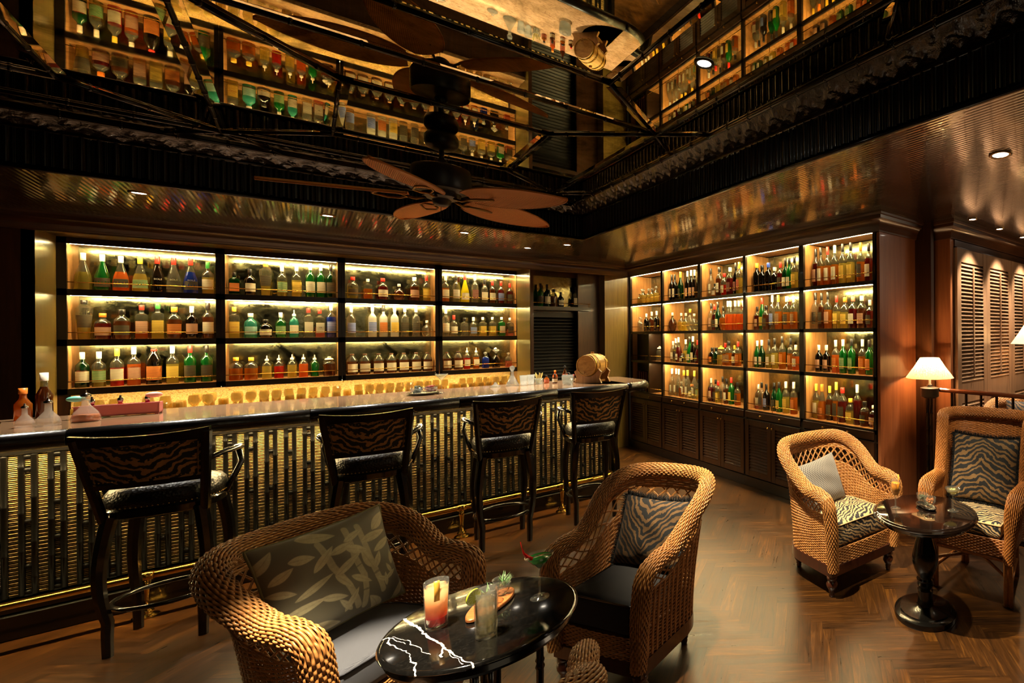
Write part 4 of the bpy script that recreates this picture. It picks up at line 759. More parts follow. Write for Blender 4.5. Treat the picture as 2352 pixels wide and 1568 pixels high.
def lettering(txt, parent, size, loc, mat, rot=(PI / 2, 0, 0), name='lettering', ext=.0006):
    cu = bpy.data.curves.new('t', 'FONT'); cu.body = txt; cu.size = size; cu.align_x = 'CENTER'; cu.align_y = 'CENTER'; cu.extrude = ext; cu.resolution_u = 2
    to = bpy.data.objects.new('t', cu); COL.objects.link(to); dg = bpy.context.evaluated_depsgraph_get(); dg.update()
    me = bpy.data.meshes.new_from_object(to.evaluated_get(dg)); bpy.data.objects.remove(to); bpy.data.curves.remove(cu)
    me.materials.clear(); o = link(me, name, parent, mat); o.location = loc; o.rotation_euler = rot; return o
M['ink'] = simple('printing_ink', '1a1510', .6); M['inkr'] = simple('printing_ink_red', 'a8261c', .6); M['inkw'] = simple('printing_ink_white', 'e8e2d0', .6)
WORDS = {('b', 0, 2, 0): ('PERNOD', 'inkr'), ('b', 0, 2, 1): ('RICARD', 'inkr'), ('b', 0, 2, 2): ('CAMPARI', 'ink'), ('b', 0, 2, 3): ('APEROL', 'ink'), ('b', 0, 0, 4): ('BOLS', 'inkw'), ('b', 0, 0, 5): ('BOLS', 'inkw'), ('b', 0, 0, 6): ('BOLS', 'inkw'), ('b', 1, 1, 0): ("GORDON'S", 'inkr'), ('b', 1, 1, 6): ('24', 'ink')}
ROWN = {'b': ['top', 'middle', 'bottom'], 'r': ['top', 'second', 'third', 'bottom'], 'n': ['only']}
rb = random.Random(11)
for wall, bay, row, items in BOTTLES:
    if wall == 'b': lo, hi = BX[bay]; z = RZ[row]; fix = 7.97; back = .13
    elif wall == 'n': lo, hi = 2.10, 2.82; z = 2.09; fix = 7.50; back = 0
    else: lo, hi = RY[bay]; z = RR[row]; fix = XR + .12; back = .10
    if wall == 'r' and bay == 0 and row > 1: hi = lo + .33
    lo += .012; hi -= .012
    it = sorted(items); R = [TY[i[2]][1] for i in it]; tot = sum(2 * r + .004 for r in R); k = min(1.06, (hi - lo) / tot)
    R = [r * k for r in R]; p = [min(max(i[0], lo + r), hi - r) for i, r in zip(it, R)]
    for _ in range(400):
        for a in range(len(p) - 1):
            need = R[a] + R[a + 1] + .002; d = p[a + 1] - p[a]
            if d < need: m = (need - d) / 2; p[a] -= m; p[a + 1] += m
        p = [min(max(q, lo + r), hi - r) for q, r in zip(p, R)]
    order = list(range(len(p))) if wall != 'r' else list(range(len(p) - 1, -1, -1))
    for n_, idx in enumerate(order):
        x, h, t, g, c, l = it[idx]; pr = bottle_proto(t, g, c, l); sn = pr[0]
        place = 'shelf over service door' if wall == 'n' else '%s bay, %s shelf, %s' % (ORD[bay], ROWN[wall][row], 'back bar' if wall == 'b' else 'right wall')
        label = '%s, %s from left, %s' % (bdesc(t, g, c, l), ORD[n_], place)
        grp = {'b': 'bottles on the back bar shelves', 'n': 'bottles on the shelf over the service door', 'r': 'bottles on the right wall shelves'}[wall]
        if len(label.split()) > 16: label = label.replace(', ' + CAPC[c][0] + ' cap', '').replace(', ' + CAPC[c][0] + ' stopper', '')
        if not pr[1]: o = sn[0]; pr[1] = True
        else: o = copy_tree(sn)
        jit = rb.uniform(-.012, .012)
        if wall == 'r': o.location = (fix + jit, p[idx], z + .0005); o.rotation_euler = (0, 0, -PI / 2 + rb.uniform(-.12, .12) - .35)
        else: o.location = (p[idx], fix + jit, z + .0005); o.rotation_euler = (0, 0, (rb.uniform(-.1, .1) + .12) if t != 'x' else .1)
        o.scale = (k, k, h / .33)
        tag(o, label, {'d': 'decanter', 'D': 'decanter', 'j': 'jug', 'v': 'jar'}.get(t, 'bottle'), grp)
        w_ = WORDS.get((wall, bay, row, n_))
        if w_ and TY[t][0] != '':
            R_ = TY[t][1]; zz = .17 if t in 's' else (.12 if t == 'n' else .115)
            if t == 's' : zz = .155
            lettering(w_[0], o, .078 / len(w_[0]) if len(w_[0]) > 2 else .02, (0, -R_ - .0022 if t != 'n' else -R_ * .93, zz), M[w_[1]])

# ---------------------------------------------------------------- the bar
bar = empty('bar_counter', (.5, 5.3, 0), 0, 'long black bar counter with woven gold panels and marble top', 'bar')
BXL, BXE, BY = -2.6, 2.30, 5.30
def barp(mb): mb.v = [(x - .5, y - 5.3, z) for x, y, z in mb.v]; return mb
m = MB(); m.box((BXL, BY + .03, 0), (BXE, 5.86, 1.14)); barp(m).build('carcass', M['black'], bar)
m = MB(); m.box((BXL, 5.215, 0), (BXE, BY + .03, .14), bev=.006); m.box((BXL, 5.235, .14), (BXE, BY + .03, .205), bev=.01); barp(m).build('plinth', M['black'], bar)
m = MB(); m.box((BXL, 5.27, 1.035), (BXE, BY + .03, 1.105), bev=.003); m.box((BXE, BY - .02, 0), (BXE + .03, 5.86, 1.14)); barp(m).build('frieze_rail', M['black'], bar)
m = MB(); m.box((BXL, 4.985, 1.165), (2.30, 5.86, 1.19), bev=.003); m.lathe([(.30, 1.165), (.30, 1.187), (.297, 1.19)], 40, (2.30, 5.285, 0)); m.box((2.30, 5.285, 1.1645), (2.59, 5.86, 1.1896)); barp(m).build('marble_top', M['barmarble'], bar)
# rounded nose with section joints
seg = [BXL, -.92, .02, .87, 1.62, 2.30]
for a, b in zip(seg, seg[1:]):
    m = MB(); m.tube([(a + .001, 4.985, 1.14), (a + .004, 4.985, 1.14), (b - .004, 4.985, 1.14), (b - .001, 4.985, 1.14)], [.047, .05, .05, .047], 20); barp(m).build('counter_nose', M['nose'], bar, True)
m = MB(); m.tube([(2.30 + .30 * math.sin(a), 5.285 - .30 * math.cos(a), 1.14) for a in np.linspace(0, PI / 2, 14)] + [(2.60, 5.86, 1.14)], .05, 20); barp(m).build('counter_nose', M['nose'], bar, True)
m = MB(); m.box((BXL, 4.99, 1.105), (2.35, 5.34, 1.165)); barp(m).build('counter_underside', M['black'], bar)
m = MB(); m.box((BXL, 5.14, 1.0995), (2.28, 5.155, 1.1045)); barp(m).build('light_strip', emit('bar_strip', 'ffdc98', 330), bar)
# woven panels
t = NT('gilt_weave'); n = t.noise(t.tc(), 80, 2); M['gilt'] = t.pbr(t.ramp(n, [(.3, rgb('a08048')), (.7, rgb('e6cc92'))]), .38, .25)
wv = MB(); bt = MB(); rbb = random.Random(4); ZB, ZT = .215, 1.035; pit = .0933; x = -1.154 - pit * 14
def slats(xc, hw, z0, z1, p=.0108):
    n = int((z1 - z0) / p)
    for k in range(n):
        z = z0 + (k + .5) * (z1 - z0) / n; q = .0033; yy = BY + .006 - (.003 if k % 2 else 0)
        wv.add([(xc - hw, yy, z - q), (xc + hw, yy, z - q), (xc + hw, yy - .007, z), (xc - hw, yy - .007, z), (xc - hw, yy, z + q), (xc + hw, yy, z + q)], [(0, 1, 2, 3), (3, 2, 5, 4)])
def rod(xc, z0, z1, r=.0118):
    pts = []; rs = []; z = z0; ph = rbb.uniform(.1, .28)
    while z < z1 - .02:
        zz = min(z + ph, z1); pts += [(xc, BY - .006, z + .004), (xc, BY - .006, zz - .008), (xc, BY - .006, zz - .004)]; rs += [r, r, r * 1.25]; z = zz; ph = rbb.uniform(.2, .3)
    pts.append((xc, BY - .006, z1)); rs.append(r); bt.tube(pts, rs, 8)
while x < BXE - .06:
    slats(x, .015, ZB, ZT); rod(x - .0265, ZB, ZT); rod(x + .0265, ZB, ZT)
    xc = x + pit / 2
    if xc < BXE - .06:
        slats(xc, .0092, ZB, ZT)
        z = ZB + rbb.uniform(.05, .2)
        while z < ZT - .05:
            bt.box((xc - .012, BY - .014, z - .016), (xc + .012, BY + .004, z + .016), bev=.006); z += rbb.choice((.21, .26, .3))
        bt.box((xc - .012, BY - .014, ZB), (xc + .012, BY + .004, ZB + .03)); bt.box((xc - .012, BY - .014, ZT - .03), (xc + .012, BY + .004, ZT))
    x += pit
barp(wv).build('woven_panel', M['gilt'], bar); barp(bt).build('bamboo_battens', M['batten'], bar, True)
# foot rail
fr = empty('foot_rail', (.8, 5.06, 0), 0, 'polished brass foot rail running along the bar base', 'foot rail')
m = MB(); m.tube([(-3.4, 0, .245), (1.28, 0, .245)] + [(1.28 + .12 * math.sin(a), .12 - .12 * math.cos(a), .245) for a in np.linspace(.2, PI / 2, 8)] + [(1.40, .6, .245)], .0225, 16); m.build('rail', M['brass'], fr, True)
for px in (-3.35 + .02, -1.477, .098, .887, 1.40):
    py = 0 if px < 1.3 else .22
    m = MB(); m.lathe([(.055, 0), (.055, .006), (.048, .012), (.03, .018), (.034, .03), (.028, .042), (.017, .05), (.013, .12), (.018, .178), (.024, .19), (.019, .2), (.019, .222)], 20, (px, py, 0)); m.build('rail_post', M['brass'], fr, True)
    if px < 1.3: m = MB(); m.lathe([(.0225, -.03), (.027, -.028), (.027, .028), (.0225, .03)], 18, (px, py, .245), axis='x'); m.build('rail_collar', M['brass'], fr, True)
# back counter, splashback and its light
bc = empty('back_counter', (.3, 7.5, 0), 0, 'back bar counter below the bottle cabinets', 'counter')
m = MB(); m.box((-1.8, -.12, .90), (1.74, .70, .945), bev=.004); m.build('counter_top', M['barmarble'], bc); m = MB(); m.box((-1.8, -.08, 0), (1.74, .68, .90)); m.build('cabinet_body', M['wood'], bc)
m = MB(); m.box((-1.79, .655, .945), (1.735, .69, 1.19)); m.build('splashback', M['onyx'], bc)
m = MB(); m.box((-1.76, .374, 1.1965), (1.72, .392, 1.1985)); m.build('light_strip', M['stripb'], bc)
# glasses ranged on the back counter
def glass_mesh(prof, mat, name, seg=16, fill=None): 
    o = MB().lathe(prof, seg, caps=False).build(name, mat, None, True); return o
tum = [(.0006, 0), (.030, 0), (.032, .004), (.037, .145), (.0355, .145), (.030, .014), (.0006, .014)]
wine = [(r_, z_ * 1.18) for r_, z_ in ((.0006, .0), (.034, .0), (.033, .002), (.006, .008), (.0035, .02), (.0035, .07), (.012, .082), (.032, .11), (.036, .14), (.030, .17), (.0288, .17), (.0345, .14), (.030, .112), (.0006, .086))]
M['tumbler'] = glass('tumbler_glass', 'dcc890', body='e6d8a8', solid=.3); M['stem'] = glass('stem_glass', 'e8d8a8', body='e6d8a8', solid=.25)
gt = snapshot(MB().lathe(tum, 10, caps=False).build('tumbler', M['tumbler'], None, False)); gw = snapshot(MB().lathe(wine, 12, caps=False).build('wine_glass', M['stem'], None, False)); ft = fw = True
rg = random.Random(9)
for r_ in range(3):
    for k in range(38):
        xx = -1.36 + k * .0885 + rg.uniform(-.005, .005); yy = 7.60 + r_ * .10 + rg.uniform(-.006, .006); stem = (k // 7 + r_) % 2
        if rg.random() < .1: continue
        sn = gw if stem else gt; o = sn[0] if (ft if not stem else fw) else copy_tree(sn)
        if stem: fw = False
        else: ft = False
        inv = not stem; o.location = (xx, yy, .946 + (.145 if inv else 0)); o.rotation_euler = (PI if inv else 0, 0, 0)
        nth = '%d%s' % (k + 1, 'th' if 10 <= (k + 1) % 100 <= 20 else {1: 'st', 2: 'nd', 3: 'rd'}.get((k + 1) % 10, 'th'))
        tag(o, '%s, %s place from left in the %s row, back counter' % ('stemmed wine glass' if stem else 'upturned tumbler', nth, ['front', 'middle', 'rear'][r_]), 'glass', 'glasses ranged on the back counter')

# ---------------------------------------------------------------- bar stools
def stool(root):
    m = MB(); m.lathe([(.0008, .72), (.19, .72), (.205, .73), (.205, .765), (.195, .775)], 36, power=2.6, caps=True); m.build('seat_frame', M['black'], root, auto=40)
    m = MB(); m.lathe([(.19, .77), (.205, .785), (.209, .82), (.205, .85), (.19, .872), (.15, .888), (.08, .896), (.0008, .898)], 40, power=2.6, caps=False); m.build('seat', M['leather'], root, True)
    nb = MB()
    for k in range(72):
        a = 2 * PI * k / 72; q = (abs(math.cos(a)) ** 2.6 + abs(math.sin(a)) ** 2.6) ** (-1 / 2.6) * .209; nb.lathe([(.0035, -.002), (.003, .002), (.0005, .004)], 6, (q * math.cos(a), q * math.sin(a), .785), caps=False)
    nb.build('nail_heads', M['dullbrass'], root, True)
    for sx in (-1, 1):
        for sy in (-1, 1):
            pts, rs = [], []
            for k in range(13):
                t = k / 12; z = .74 * (1 - t); o = .155 + .035 * math.sin(t * PI * 1.0) * 1.2 - .03 * t + .05 * max(0, t - .75) * 3
                pts.append((sx * o, sy * o, z)); rs.append(.031 - .011 * t)
            MB().tube(pts, rs, 8).build('leg', M['black'], root, auto=40)
    m = MB(); m.tube([(.195 * math.cos(a), .195 * math.sin(a), .235) for a in np.linspace(0, 2 * PI, 33)[:-1]], .013, 8, closed=True); m.build('foot_ring', M['black'], root, True)
    # back: frame leans away from the seat, upholstered panel with studs
    def bk(u_, v_, off=0): # u -1..1 across, v 0..1 up
        w = .185 + .035 * v_; curve = .03 * (1 - u_ * u_); return Vector((u_ * w, -.185 - .115 * v_ - curve + off, .80 + .385 * v_))
    for sx in (-1, 1):
        MB().tube([bk(sx * .97, v_) for v_ in np.linspace(-.2, 1.0, 8)], [.02, .02, .02, .021, .021, .022, .022, .022], 8).build('back_post', M['black'], root, auto=40)
    def slab(u0, u1, v0, v1, th, nu=14, nv=6, topcurve=0):
        mb = MB(); F_ = lambda a, b: bk(u0 + (u1 - u0) * a, v0 + (v1 - v0) * b + topcurve * b * (abs(u0 + (u1 - u0) * a) ** 2), -th); G_ = lambda a, b: bk(u0 + (u1 - u0) * a, v0 + (v1 - v0) * b + topcurve * b * (abs(u0 + (u1 - u0) * a) ** 2), th)
        mb.grid(F_, nu, nv); b_ = len(mb.v); mb.grid(G_, nu, nv)
        q = [(i, 0) for i in range(nu)] + [(nu - 1, j) for j in range(1, nv)] + [(i, nv - 1) for i in range(nu - 2, -1, -1)] + [(0, j) for j in range(nv - 2, 0, -1)]
        idx = [i * nv + j for i, j in q]; n = len(idx); mb.f += [(idx[k], idx[(k + 1) % n], b_ + idx[(k + 1) % n], b_ + idx[k]) for k in range(n)]; mb.mi += [0] * n; return mb
    slab(-1.03, 1.03, .88, 1.0, .016, topcurve=.05).build('top_rail', M['black'], root, auto=40)
    slab(-.98, .98, .27, .34, .014).build('back_rail', M['black'], root, auto=40)
    p = slab(-.90, .90, .34, .88, .012, 20, 10).build('back_panel', M['tigerstool'], root, True)
    uvset(p.data, lambda co: np.stack([co[:, 0] / .40 + .5, (co[:, 2] - .80) / .40], 1))
    nb = MB()
    for k in range(96):
        t = k / 96 * 4; i = int(t); f = (t - i); u_, v_ = [(-.86 + 1.72 * f, .38), (.86, .38 + .46 * f), (.86 - 1.72 * f, .84), (-.86, .84 - .46 * f)][i]
        q = bk(u_, v_, -.0145); nb.lathe([(.0038, .001), (.003, -.002), (.0005, -.0035)], 6, q, axis='y', caps=False)
    nb.build('nail_heads', M['dullbrass'], p, True)
    for sx in (-1, 1):
        MB().tube([bk(sx * .97, .55), Vector((sx * .25, -.14, 1.035)), Vector((sx * .262, .0, 1.03)), Vector((sx * .25, .09, 1.022)), Vector((sx * .235, .12, 1.0))], [.014, .016, .017, .019, .014], 8).build('armrest', M['black'], root, True)
        MB().tube([(sx * .243, .085, 1.01), (sx * .258, .08, .93), (sx * .235, .05, .85), (sx * .205, .03, .76)], [.013, .014, .014, .016], 8).build('arm_support', M['black'], root, True)
    return root
st0 = stool(empty('bar_stool', (-.545, 4.70, 0), -.16, 'black tiger-backed bar stool nearest the left edge, largest of the four', 'bar stool', 'bar stools along the counter')); sn = snapshot(st0)
for x, y, r, lb in ((.325, 4.70, -.14, 'black tiger-backed bar stool behind the leaf-patterned cushion'), (1.12, 4.72, -.10, 'black tiger-backed bar stool, second from the right end of the bar'), (1.835, 4.74, -.13, 'black tiger-backed bar stool at the right end of the bar, farthest away')):
    dup(sn, (x, y, 0), r, lb)
# ---------------------------------------------------------------- armchairs
def face(dx, dy): return math.atan2(dx, -dy)     # rotation that turns local -Y to (dx,dy)
def armchair(loc, rz, label, **k):
    return wicker_chair(empty('wicker_armchair', (loc[0], loc[1], 0), rz, label, 'armchair', k.pop('group', None)), **k)
c1 = armchair(CH1[0], CH1[1], 'honey wicker armchair with grey seat, nearest on the left', w=.565, d=.50, ha=.66, hb=.85, cush='linen', cushz=.44, rows=60, roll=.043, flare=.045, lean=.11)
c2 = armchair(CH2[0], CH2[1], 'wicker armchair with black seat, behind the round marble table', w=.49, d=.52, ha=.66, hb=.90, cush='blackcloth', cushz=.46, ribs=True, rows=58, roll=.037, flare=.035, lean=.10)
c3 = armchair(CH3[0], CH3[1], 'wicker armchair with tiger seat, against the louvred cabinets', w=.58, d=.54, ha=.67, hb=.90, cush='tigerl', cushz=.46, rows=58, roll=.038, flare=.04, lean=.08)
c4 = armchair(CH4[0], CH4[1], 'wicker armchair mostly out of frame, only its arm end showing', w=.56, d=.56, ha=.66, hb=.86, cush='blackcloth', cushz=.44, rows=58, roll=.040, flare=.03, lean=.1)
c5 = armchair(CH5[0], CH5[1], 'wicker armchair in the lounge beyond the wooden handrail', w=.64, d=.58, ha=.68, hb=1.0, cush='blackcloth', rows=40)
wc = wicker_chair(empty('wingback_armchair', (CHW[0][0], CHW[0][1], 0), CHW[1], 'amber rattan wingback armchair with tiger seat at the right edge', 'armchair'), w=.50, d=.52, z0=.30, ha=.70, hb=1.10, flare=.04, lean=.08, roll=.036, rows=96, mat='rattan', openwork=False, wing=True, legs='rattan', cush='tigerl', cushz=.50, rnd=.55)
def stand(loc, rz, tilt): return Matrix.Rotation(rz, 4, 'Z') @ Matrix.Rotation(PI / 2 - tilt, 4, 'X')
def local(ch, p): return Matrix.Translation((ch[0][0], ch[0][1], 0)) @ Matrix.Rotation(ch[1], 4, 'Z') @ Vector(p)
# leaf cushion, with its printed bamboo leaves carried by a mesh attribute
pw, ph_ = .48, .43
lf = pillow('leaf_cushion', pw, ph_, .15, M['leafcloth'], 'olive grey oblong cushion printed with pale bamboo leaves', local(CH1, PL1[0]), stand(0, CH1[1] + PL1[1], PL1[2]) @ Matrix.Rotation(PL1[3], 4, 'Z'), nu=260, nv=190)
co_ = np.empty(len(lf.data.vertices) * 3, np.float32); lf.data.vertices.foreach_get('co', co_); co_ = co_.reshape(-1, 3); X_, Y_ = co_[:, 0] / pw, co_[:, 1] / pw
val = np.zeros(len(X_)); rl = random.Random(21)
def leaf(cx, cy, L_, W_, an, v=1.):
    c, s_ = math.cos(an), math.sin(an); a = (X_ - cx) * c + (Y_ - cy) * s_; b = -(X_ - cx) * s_ + (Y_ - cy) * c; tt = np.clip(a / L_ + .5, 0, 1)
    wd_ = W_ * np.maximum(np.sin(PI * tt ** .8), 0) ** .9; m = np.clip((wd_ - np.abs(b)) / .004, 0, 1) * (np.abs(a) < L_ / 2); ve = 1 - .25 * (np.abs(b) < .0035); np.maximum(val, m * v * ve, out=val)
for cx, cy, L_, W_, an in ((-.45, .3, .22, .04, .9), (-.1, .36, .26, .045, -.3), (.4, .32, .24, .045, .6), (.18, .03, .22, .04, 1.9), (-.42, -.34, .24, .045, .3), (.42, -.38, .2, .035, .9), (-.2, -.36, .26, .04, -.25), (.2, -.38, .22, .04, 2.2), (-.38, .16, .16, .035, .5), (-.25, .23, .17, .04, -.2), (-.40, .02, .15, .03, -.5), (-.22, -.02, .30, .03, .35), (-.12, .17, .24, .035, .75), (-.3, -.15, .28, .035, .1), (-.12, -.17, .2, .03, -.4), (.03, .05, .26, .035, .5), (.02, .2, .2, .035, .2), (.12, .14, .2, .04, -.5), (.3, .2, .26, .04, .1), (.36, .1, .24, .035, .35), (.26, -.02, .16, .03, 1.1), (.40, -.05, .14, .028, 1.4), (.36, -.2, .14, .022, .4), (.3, -.22, .13, .022, 1.5), (.26, -.2, .14, .022, 2.5), (.35, -.14, .12, .02, 2.0), (-.03, -.08, .2, .03, -1.0), (.0, -.25, .2, .03, .9), (.1, -.12, .2, .03, -.7), (-.44, -.22, .15, .03, .9), (.14, .27, .2, .03, .3), (-.05, -.27, .17, .025, 2.2)): leaf(cx, cy, L_, W_, an)
for pts in (((-.12, .3), (-.08, .08), (-.02, -.1), (.05, -.33)), ((.1, .34), (.08, .1), (.13, -.1), (.1, -.35)), ((.2, .33), (.2, .05), (.26, -.3))):
    for (ax, ay), (bx, by) in zip(pts, pts[1:]):
        dx, dy = bx - ax, by - ay; L2 = dx * dx + dy * dy; tt = np.clip(((X_ - ax) * dx + (Y_ - ay) * dy) / L2, 0, 1); dd = np.hypot(X_ - ax - dx * tt, Y_ - ay - dy * tt)
        np.maximum(val, np.clip((.026 - dd) / .004, 0, 1) * (.75 - .5 * (np.abs(tt - .5) < .03)), out=val)
at = lf.data.attributes.new('leaf', 'FLOAT', 'POINT'); at.data.foreach_set('value', val.astype(np.float32))
def rim_pts(w, h, n=120):
    r = []
    for i in range(n):
        t = i / n * 4; k = int(t); f = (t - k) * 2 - 1; x, y = [(f, -1), (1, f), (-f, 1), (-1, -f)][k]
        r.append((x * w / 2 * (1 - .07 * (1 - y * y)), y * h / 2 * (1 - .07 * (1 - x * x)), 0))
    return r
MB().tube(rim_pts(pw, ph_), .005, 6, closed=True).build('piping', simple('olive_piping', '6a6238', .6), lf, True)
p2 = pillow('tiger_cushion', .42, .36, .13, M['tiger'], 'black and tan tiger plush cushion with fur edge on the black seat', local(CH2, PL2[0]), stand(0, CH2[1] + PL2[1], PL2[2]) @ Matrix.Rotation(PL2[3], 4, 'Z')); fringe(p2, .42, .36)
p3 = pillow('woven_cushion', .46, .34, .13, M['basket'], 'pale grey basketweave cushion on the tiger seat', local(CH3, PL3[0]), stand(0, CH3[1] + PL3[1], PL3[2]) @ Matrix.Rotation(PL3[3], 4, 'Z'))
p4 = pillow('tiger_cushion', .46, .46, .15, M['tigerw'], 'large tiger plush cushion with fur edge in the wingback chair', local(CHW, PLW[0]), stand(0, CHW[1] + PLW[1], PLW[2]) @ Matrix.Rotation(PLW[3], 4, 'Z')); fringe(p4, .46, .46)
p5 = pillow('striped_cushion', .42, .36, .12, M['tiger'], 'small dark striped cushion in the lounge chair beyond the handrail', local(CH5, (0, .10, .86)), stand(0, CH5[1], .3))

# ---------------------------------------------------------------- tables
t = NT('black_marble'); v = t.tc(); nz = t.n('ShaderNodeTexNoise'); t.l(v, nz.inputs[0]); nz.inputs['Scale'].default_value = 22; nz.inputs['Detail'].default_value = 4
dv = t.n('ShaderNodeVectorMath', operation='SUBTRACT'); t.l(nz.outputs[1], dv.inputs[0]); dv.inputs[1].default_value = (.5, .5, .5)
sc_ = t.n('ShaderNodeVectorMath', operation='SCALE'); t.l(dv.outputs[0], sc_.inputs[0]); sc_.inputs['Scale'].default_value = .035
ad = t.n('ShaderNodeVectorMath', operation='ADD'); t.l(v, ad.inputs[0]); t.l(sc_.outputs[0], ad.inputs[1]); ss = t.sep(ad.outputs[0]); q2 = t.comb(ss[0], ss[1], 0.)
def segd(a, b, w):
    s1 = t.n('ShaderNodeVectorMath', operation='SUBTRACT'); t.l(q2, s1.inputs[0]); s1.inputs[1].default_value = (*a, 0)
    d = (b[0] - a[0], b[1] - a[1], 0); L2 = d[0] ** 2 + d[1] ** 2
    dt = t.n('ShaderNodeVectorMath', operation='DOT_PRODUCT'); t.l(s1.outputs[0], dt.inputs[0]); dt.inputs[1].default_value = tuple(c_ / L2 for c_ in d)
    cl = t.n('ShaderNodeClamp'); t.l(dt.outputs['Value'], cl.inputs[0]); pr = t.n('ShaderNodeVectorMath', operation='SCALE'); pr.inputs[0].default_value = d; t.l(cl.outputs[0], pr.inputs['Scale'])
    df = t.n('ShaderNodeVectorMath', operation='DISTANCE'); t.l(s1.outputs[0], df.inputs[0]); t.l(pr.outputs[0], df.inputs[1]); return t.math('SUBTRACT', df.outputs['Value'], w)
cur = None
for a, b, w in VEINS:
    d_ = segd(a, b, w); cur = d_ if cur is None else t.math('MINIMUM', cur, d_)
vm = t.math('LESS_THAN', cur, 0.); fl_ = t.noise(v, 60, 5, 1.5, .7); base = t.ramp(fl_, [(.5, rgb('0b0a09')), (.74, rgb('1c1a18')), (.8, rgb('4a463e'))])
M['marble'] = t.pbr(t.mix(vm, base, rgb('e4e0da')), .09, coat=.4)
tb = empty('marble_table', (.454, 2.149, 0), 0, 'round black marble table with white veins, nearest the camera', 'table')
m = MB(); m.lathe([(.0008, .635), (.27, .635), (.285, .638), (.298, .645), (.303, .652), (.298, .660), (.288, .662), (.0008, .662)], 96, caps=False); m.build('table_top', M['marble'], tb, auto=50)
m = MB(); m.lathe([(.0008, .605), (.27, .605), (.285, .610), (.288, .62), (.28, .635), (.0008, .635)], 72, caps=False); m.build('apron_ring', M['black'], tb, auto=40)
for k in range(4):
    a = PI / 4 + k * PI / 2 + .5; m = MB()
    for o_ in (-.022, .022):
        cx, cy = .17 * math.cos(a) - o_ * math.sin(a), .17 * math.sin(a) + o_ * math.cos(a)
        m.tube([(cx, cy, 0), (cx, cy, .2), (cx, cy, .21), (cx, cy, .22), (cx, cy, .42), (cx, cy, .43), (cx, cy, .44), (cx, cy, .606)], [.013, .013, .017, .013, .013, .017, .013, .013], 10)
    m.build('leg', M['black'], tb, True)
m = MB(); m.tube([(.17 * math.cos(a), .17 * math.sin(a), .2) for a in np.linspace(0, 2 * PI, 41)[:-1]], .009, 8, closed=True); m.build('stretcher_ring', M['black'], tb, True)
rt = empty('pedestal_table', (2.56, 1.578, 0), 0, 'round black pedestal table between the tiger-seated armchairs', 'table')
m = MB(); m.lathe([(.0008, .565), (.26, .565), (.275, .57), (.285, .582), (.29, .59), (.305, .598), (.31, .607), (.305, .616), (.297, .618), (.293, .622), (.285, .624), (.0008, .624)], 90, caps=False)
M['tabletop'] = simple('polished_black_top', '140c08', .07, coat=.8); m.build('table_top', M['tabletop'], rt, auto=35)
m = MB(); m.lathe([(.185, 0), (.188, .012), (.184, .03), (.17, .036), (.155, .038), (.15, .045), (.06, .052), (.048, .06), (.044, .10), (.047, .15), (.038, .158), (.036, .165), (.046, .17), (.05, .185), (.044, .2), (.05, .206), (.052, .214), (.044, .224), (.048, .24), (.066, .275), (.077, .32), (.078, .35), (.07, .40), (.052, .46), (.04, .51), (.042, .53), (.052, .545), (.056, .566)], 48); m.build('pedestal', M['black'], rt, auto=30)
M['ice'] = glass('ice', 'f4f4f0', solid=.06)
# ---------------------------------------------------------------- ceiling fan
fan = empty('ceiling_fan', (.617, 4.0, 0), 0, 'dark ceiling fan with five woven leaf-shaped blades', 'ceiling fan')
m = MB(); m.lathe([(.001, 3.03), (.07, 3.03), (.09, 3.0), (.092, 2.96), (.08, 2.93), (.05, 2.915), (.018, 2.91)][::-1], 28); m.build('canopy', M['blackm'], fan, True)
m = MB(); m.tube([(0, 0, 2.80), (0, 0, 2.93)], .014, 12); m.lathe([(.03, 2.80), (.036, 2.815), (.03, 2.845), (.016, 2.86)], 16); m.build('down_rod', M['blackm'], fan, True)
m = MB(); m.lathe([(.06, 2.585), (.10, 2.60), (.105, 2.625), (.15, 2.645), (.158, 2.665), (.158, 2.775), (.152, 2.79), (.13, 2.80), (.03, 2.806)], 40); m.build('motor_housing', simple('fan_motor_bronze', '17110c', .38), fan, auto=35)
m = MB(); m.lathe([(.001, 2.545), (.03, 2.548), (.045, 2.56), (.052, 2.585)], 20, caps=False); m.tube([(.0, .03, 2.55), (.0, .032, 2.44)], .0015, 6); m.build('switch_cup', M['blackm'], fan, True)
bl = None
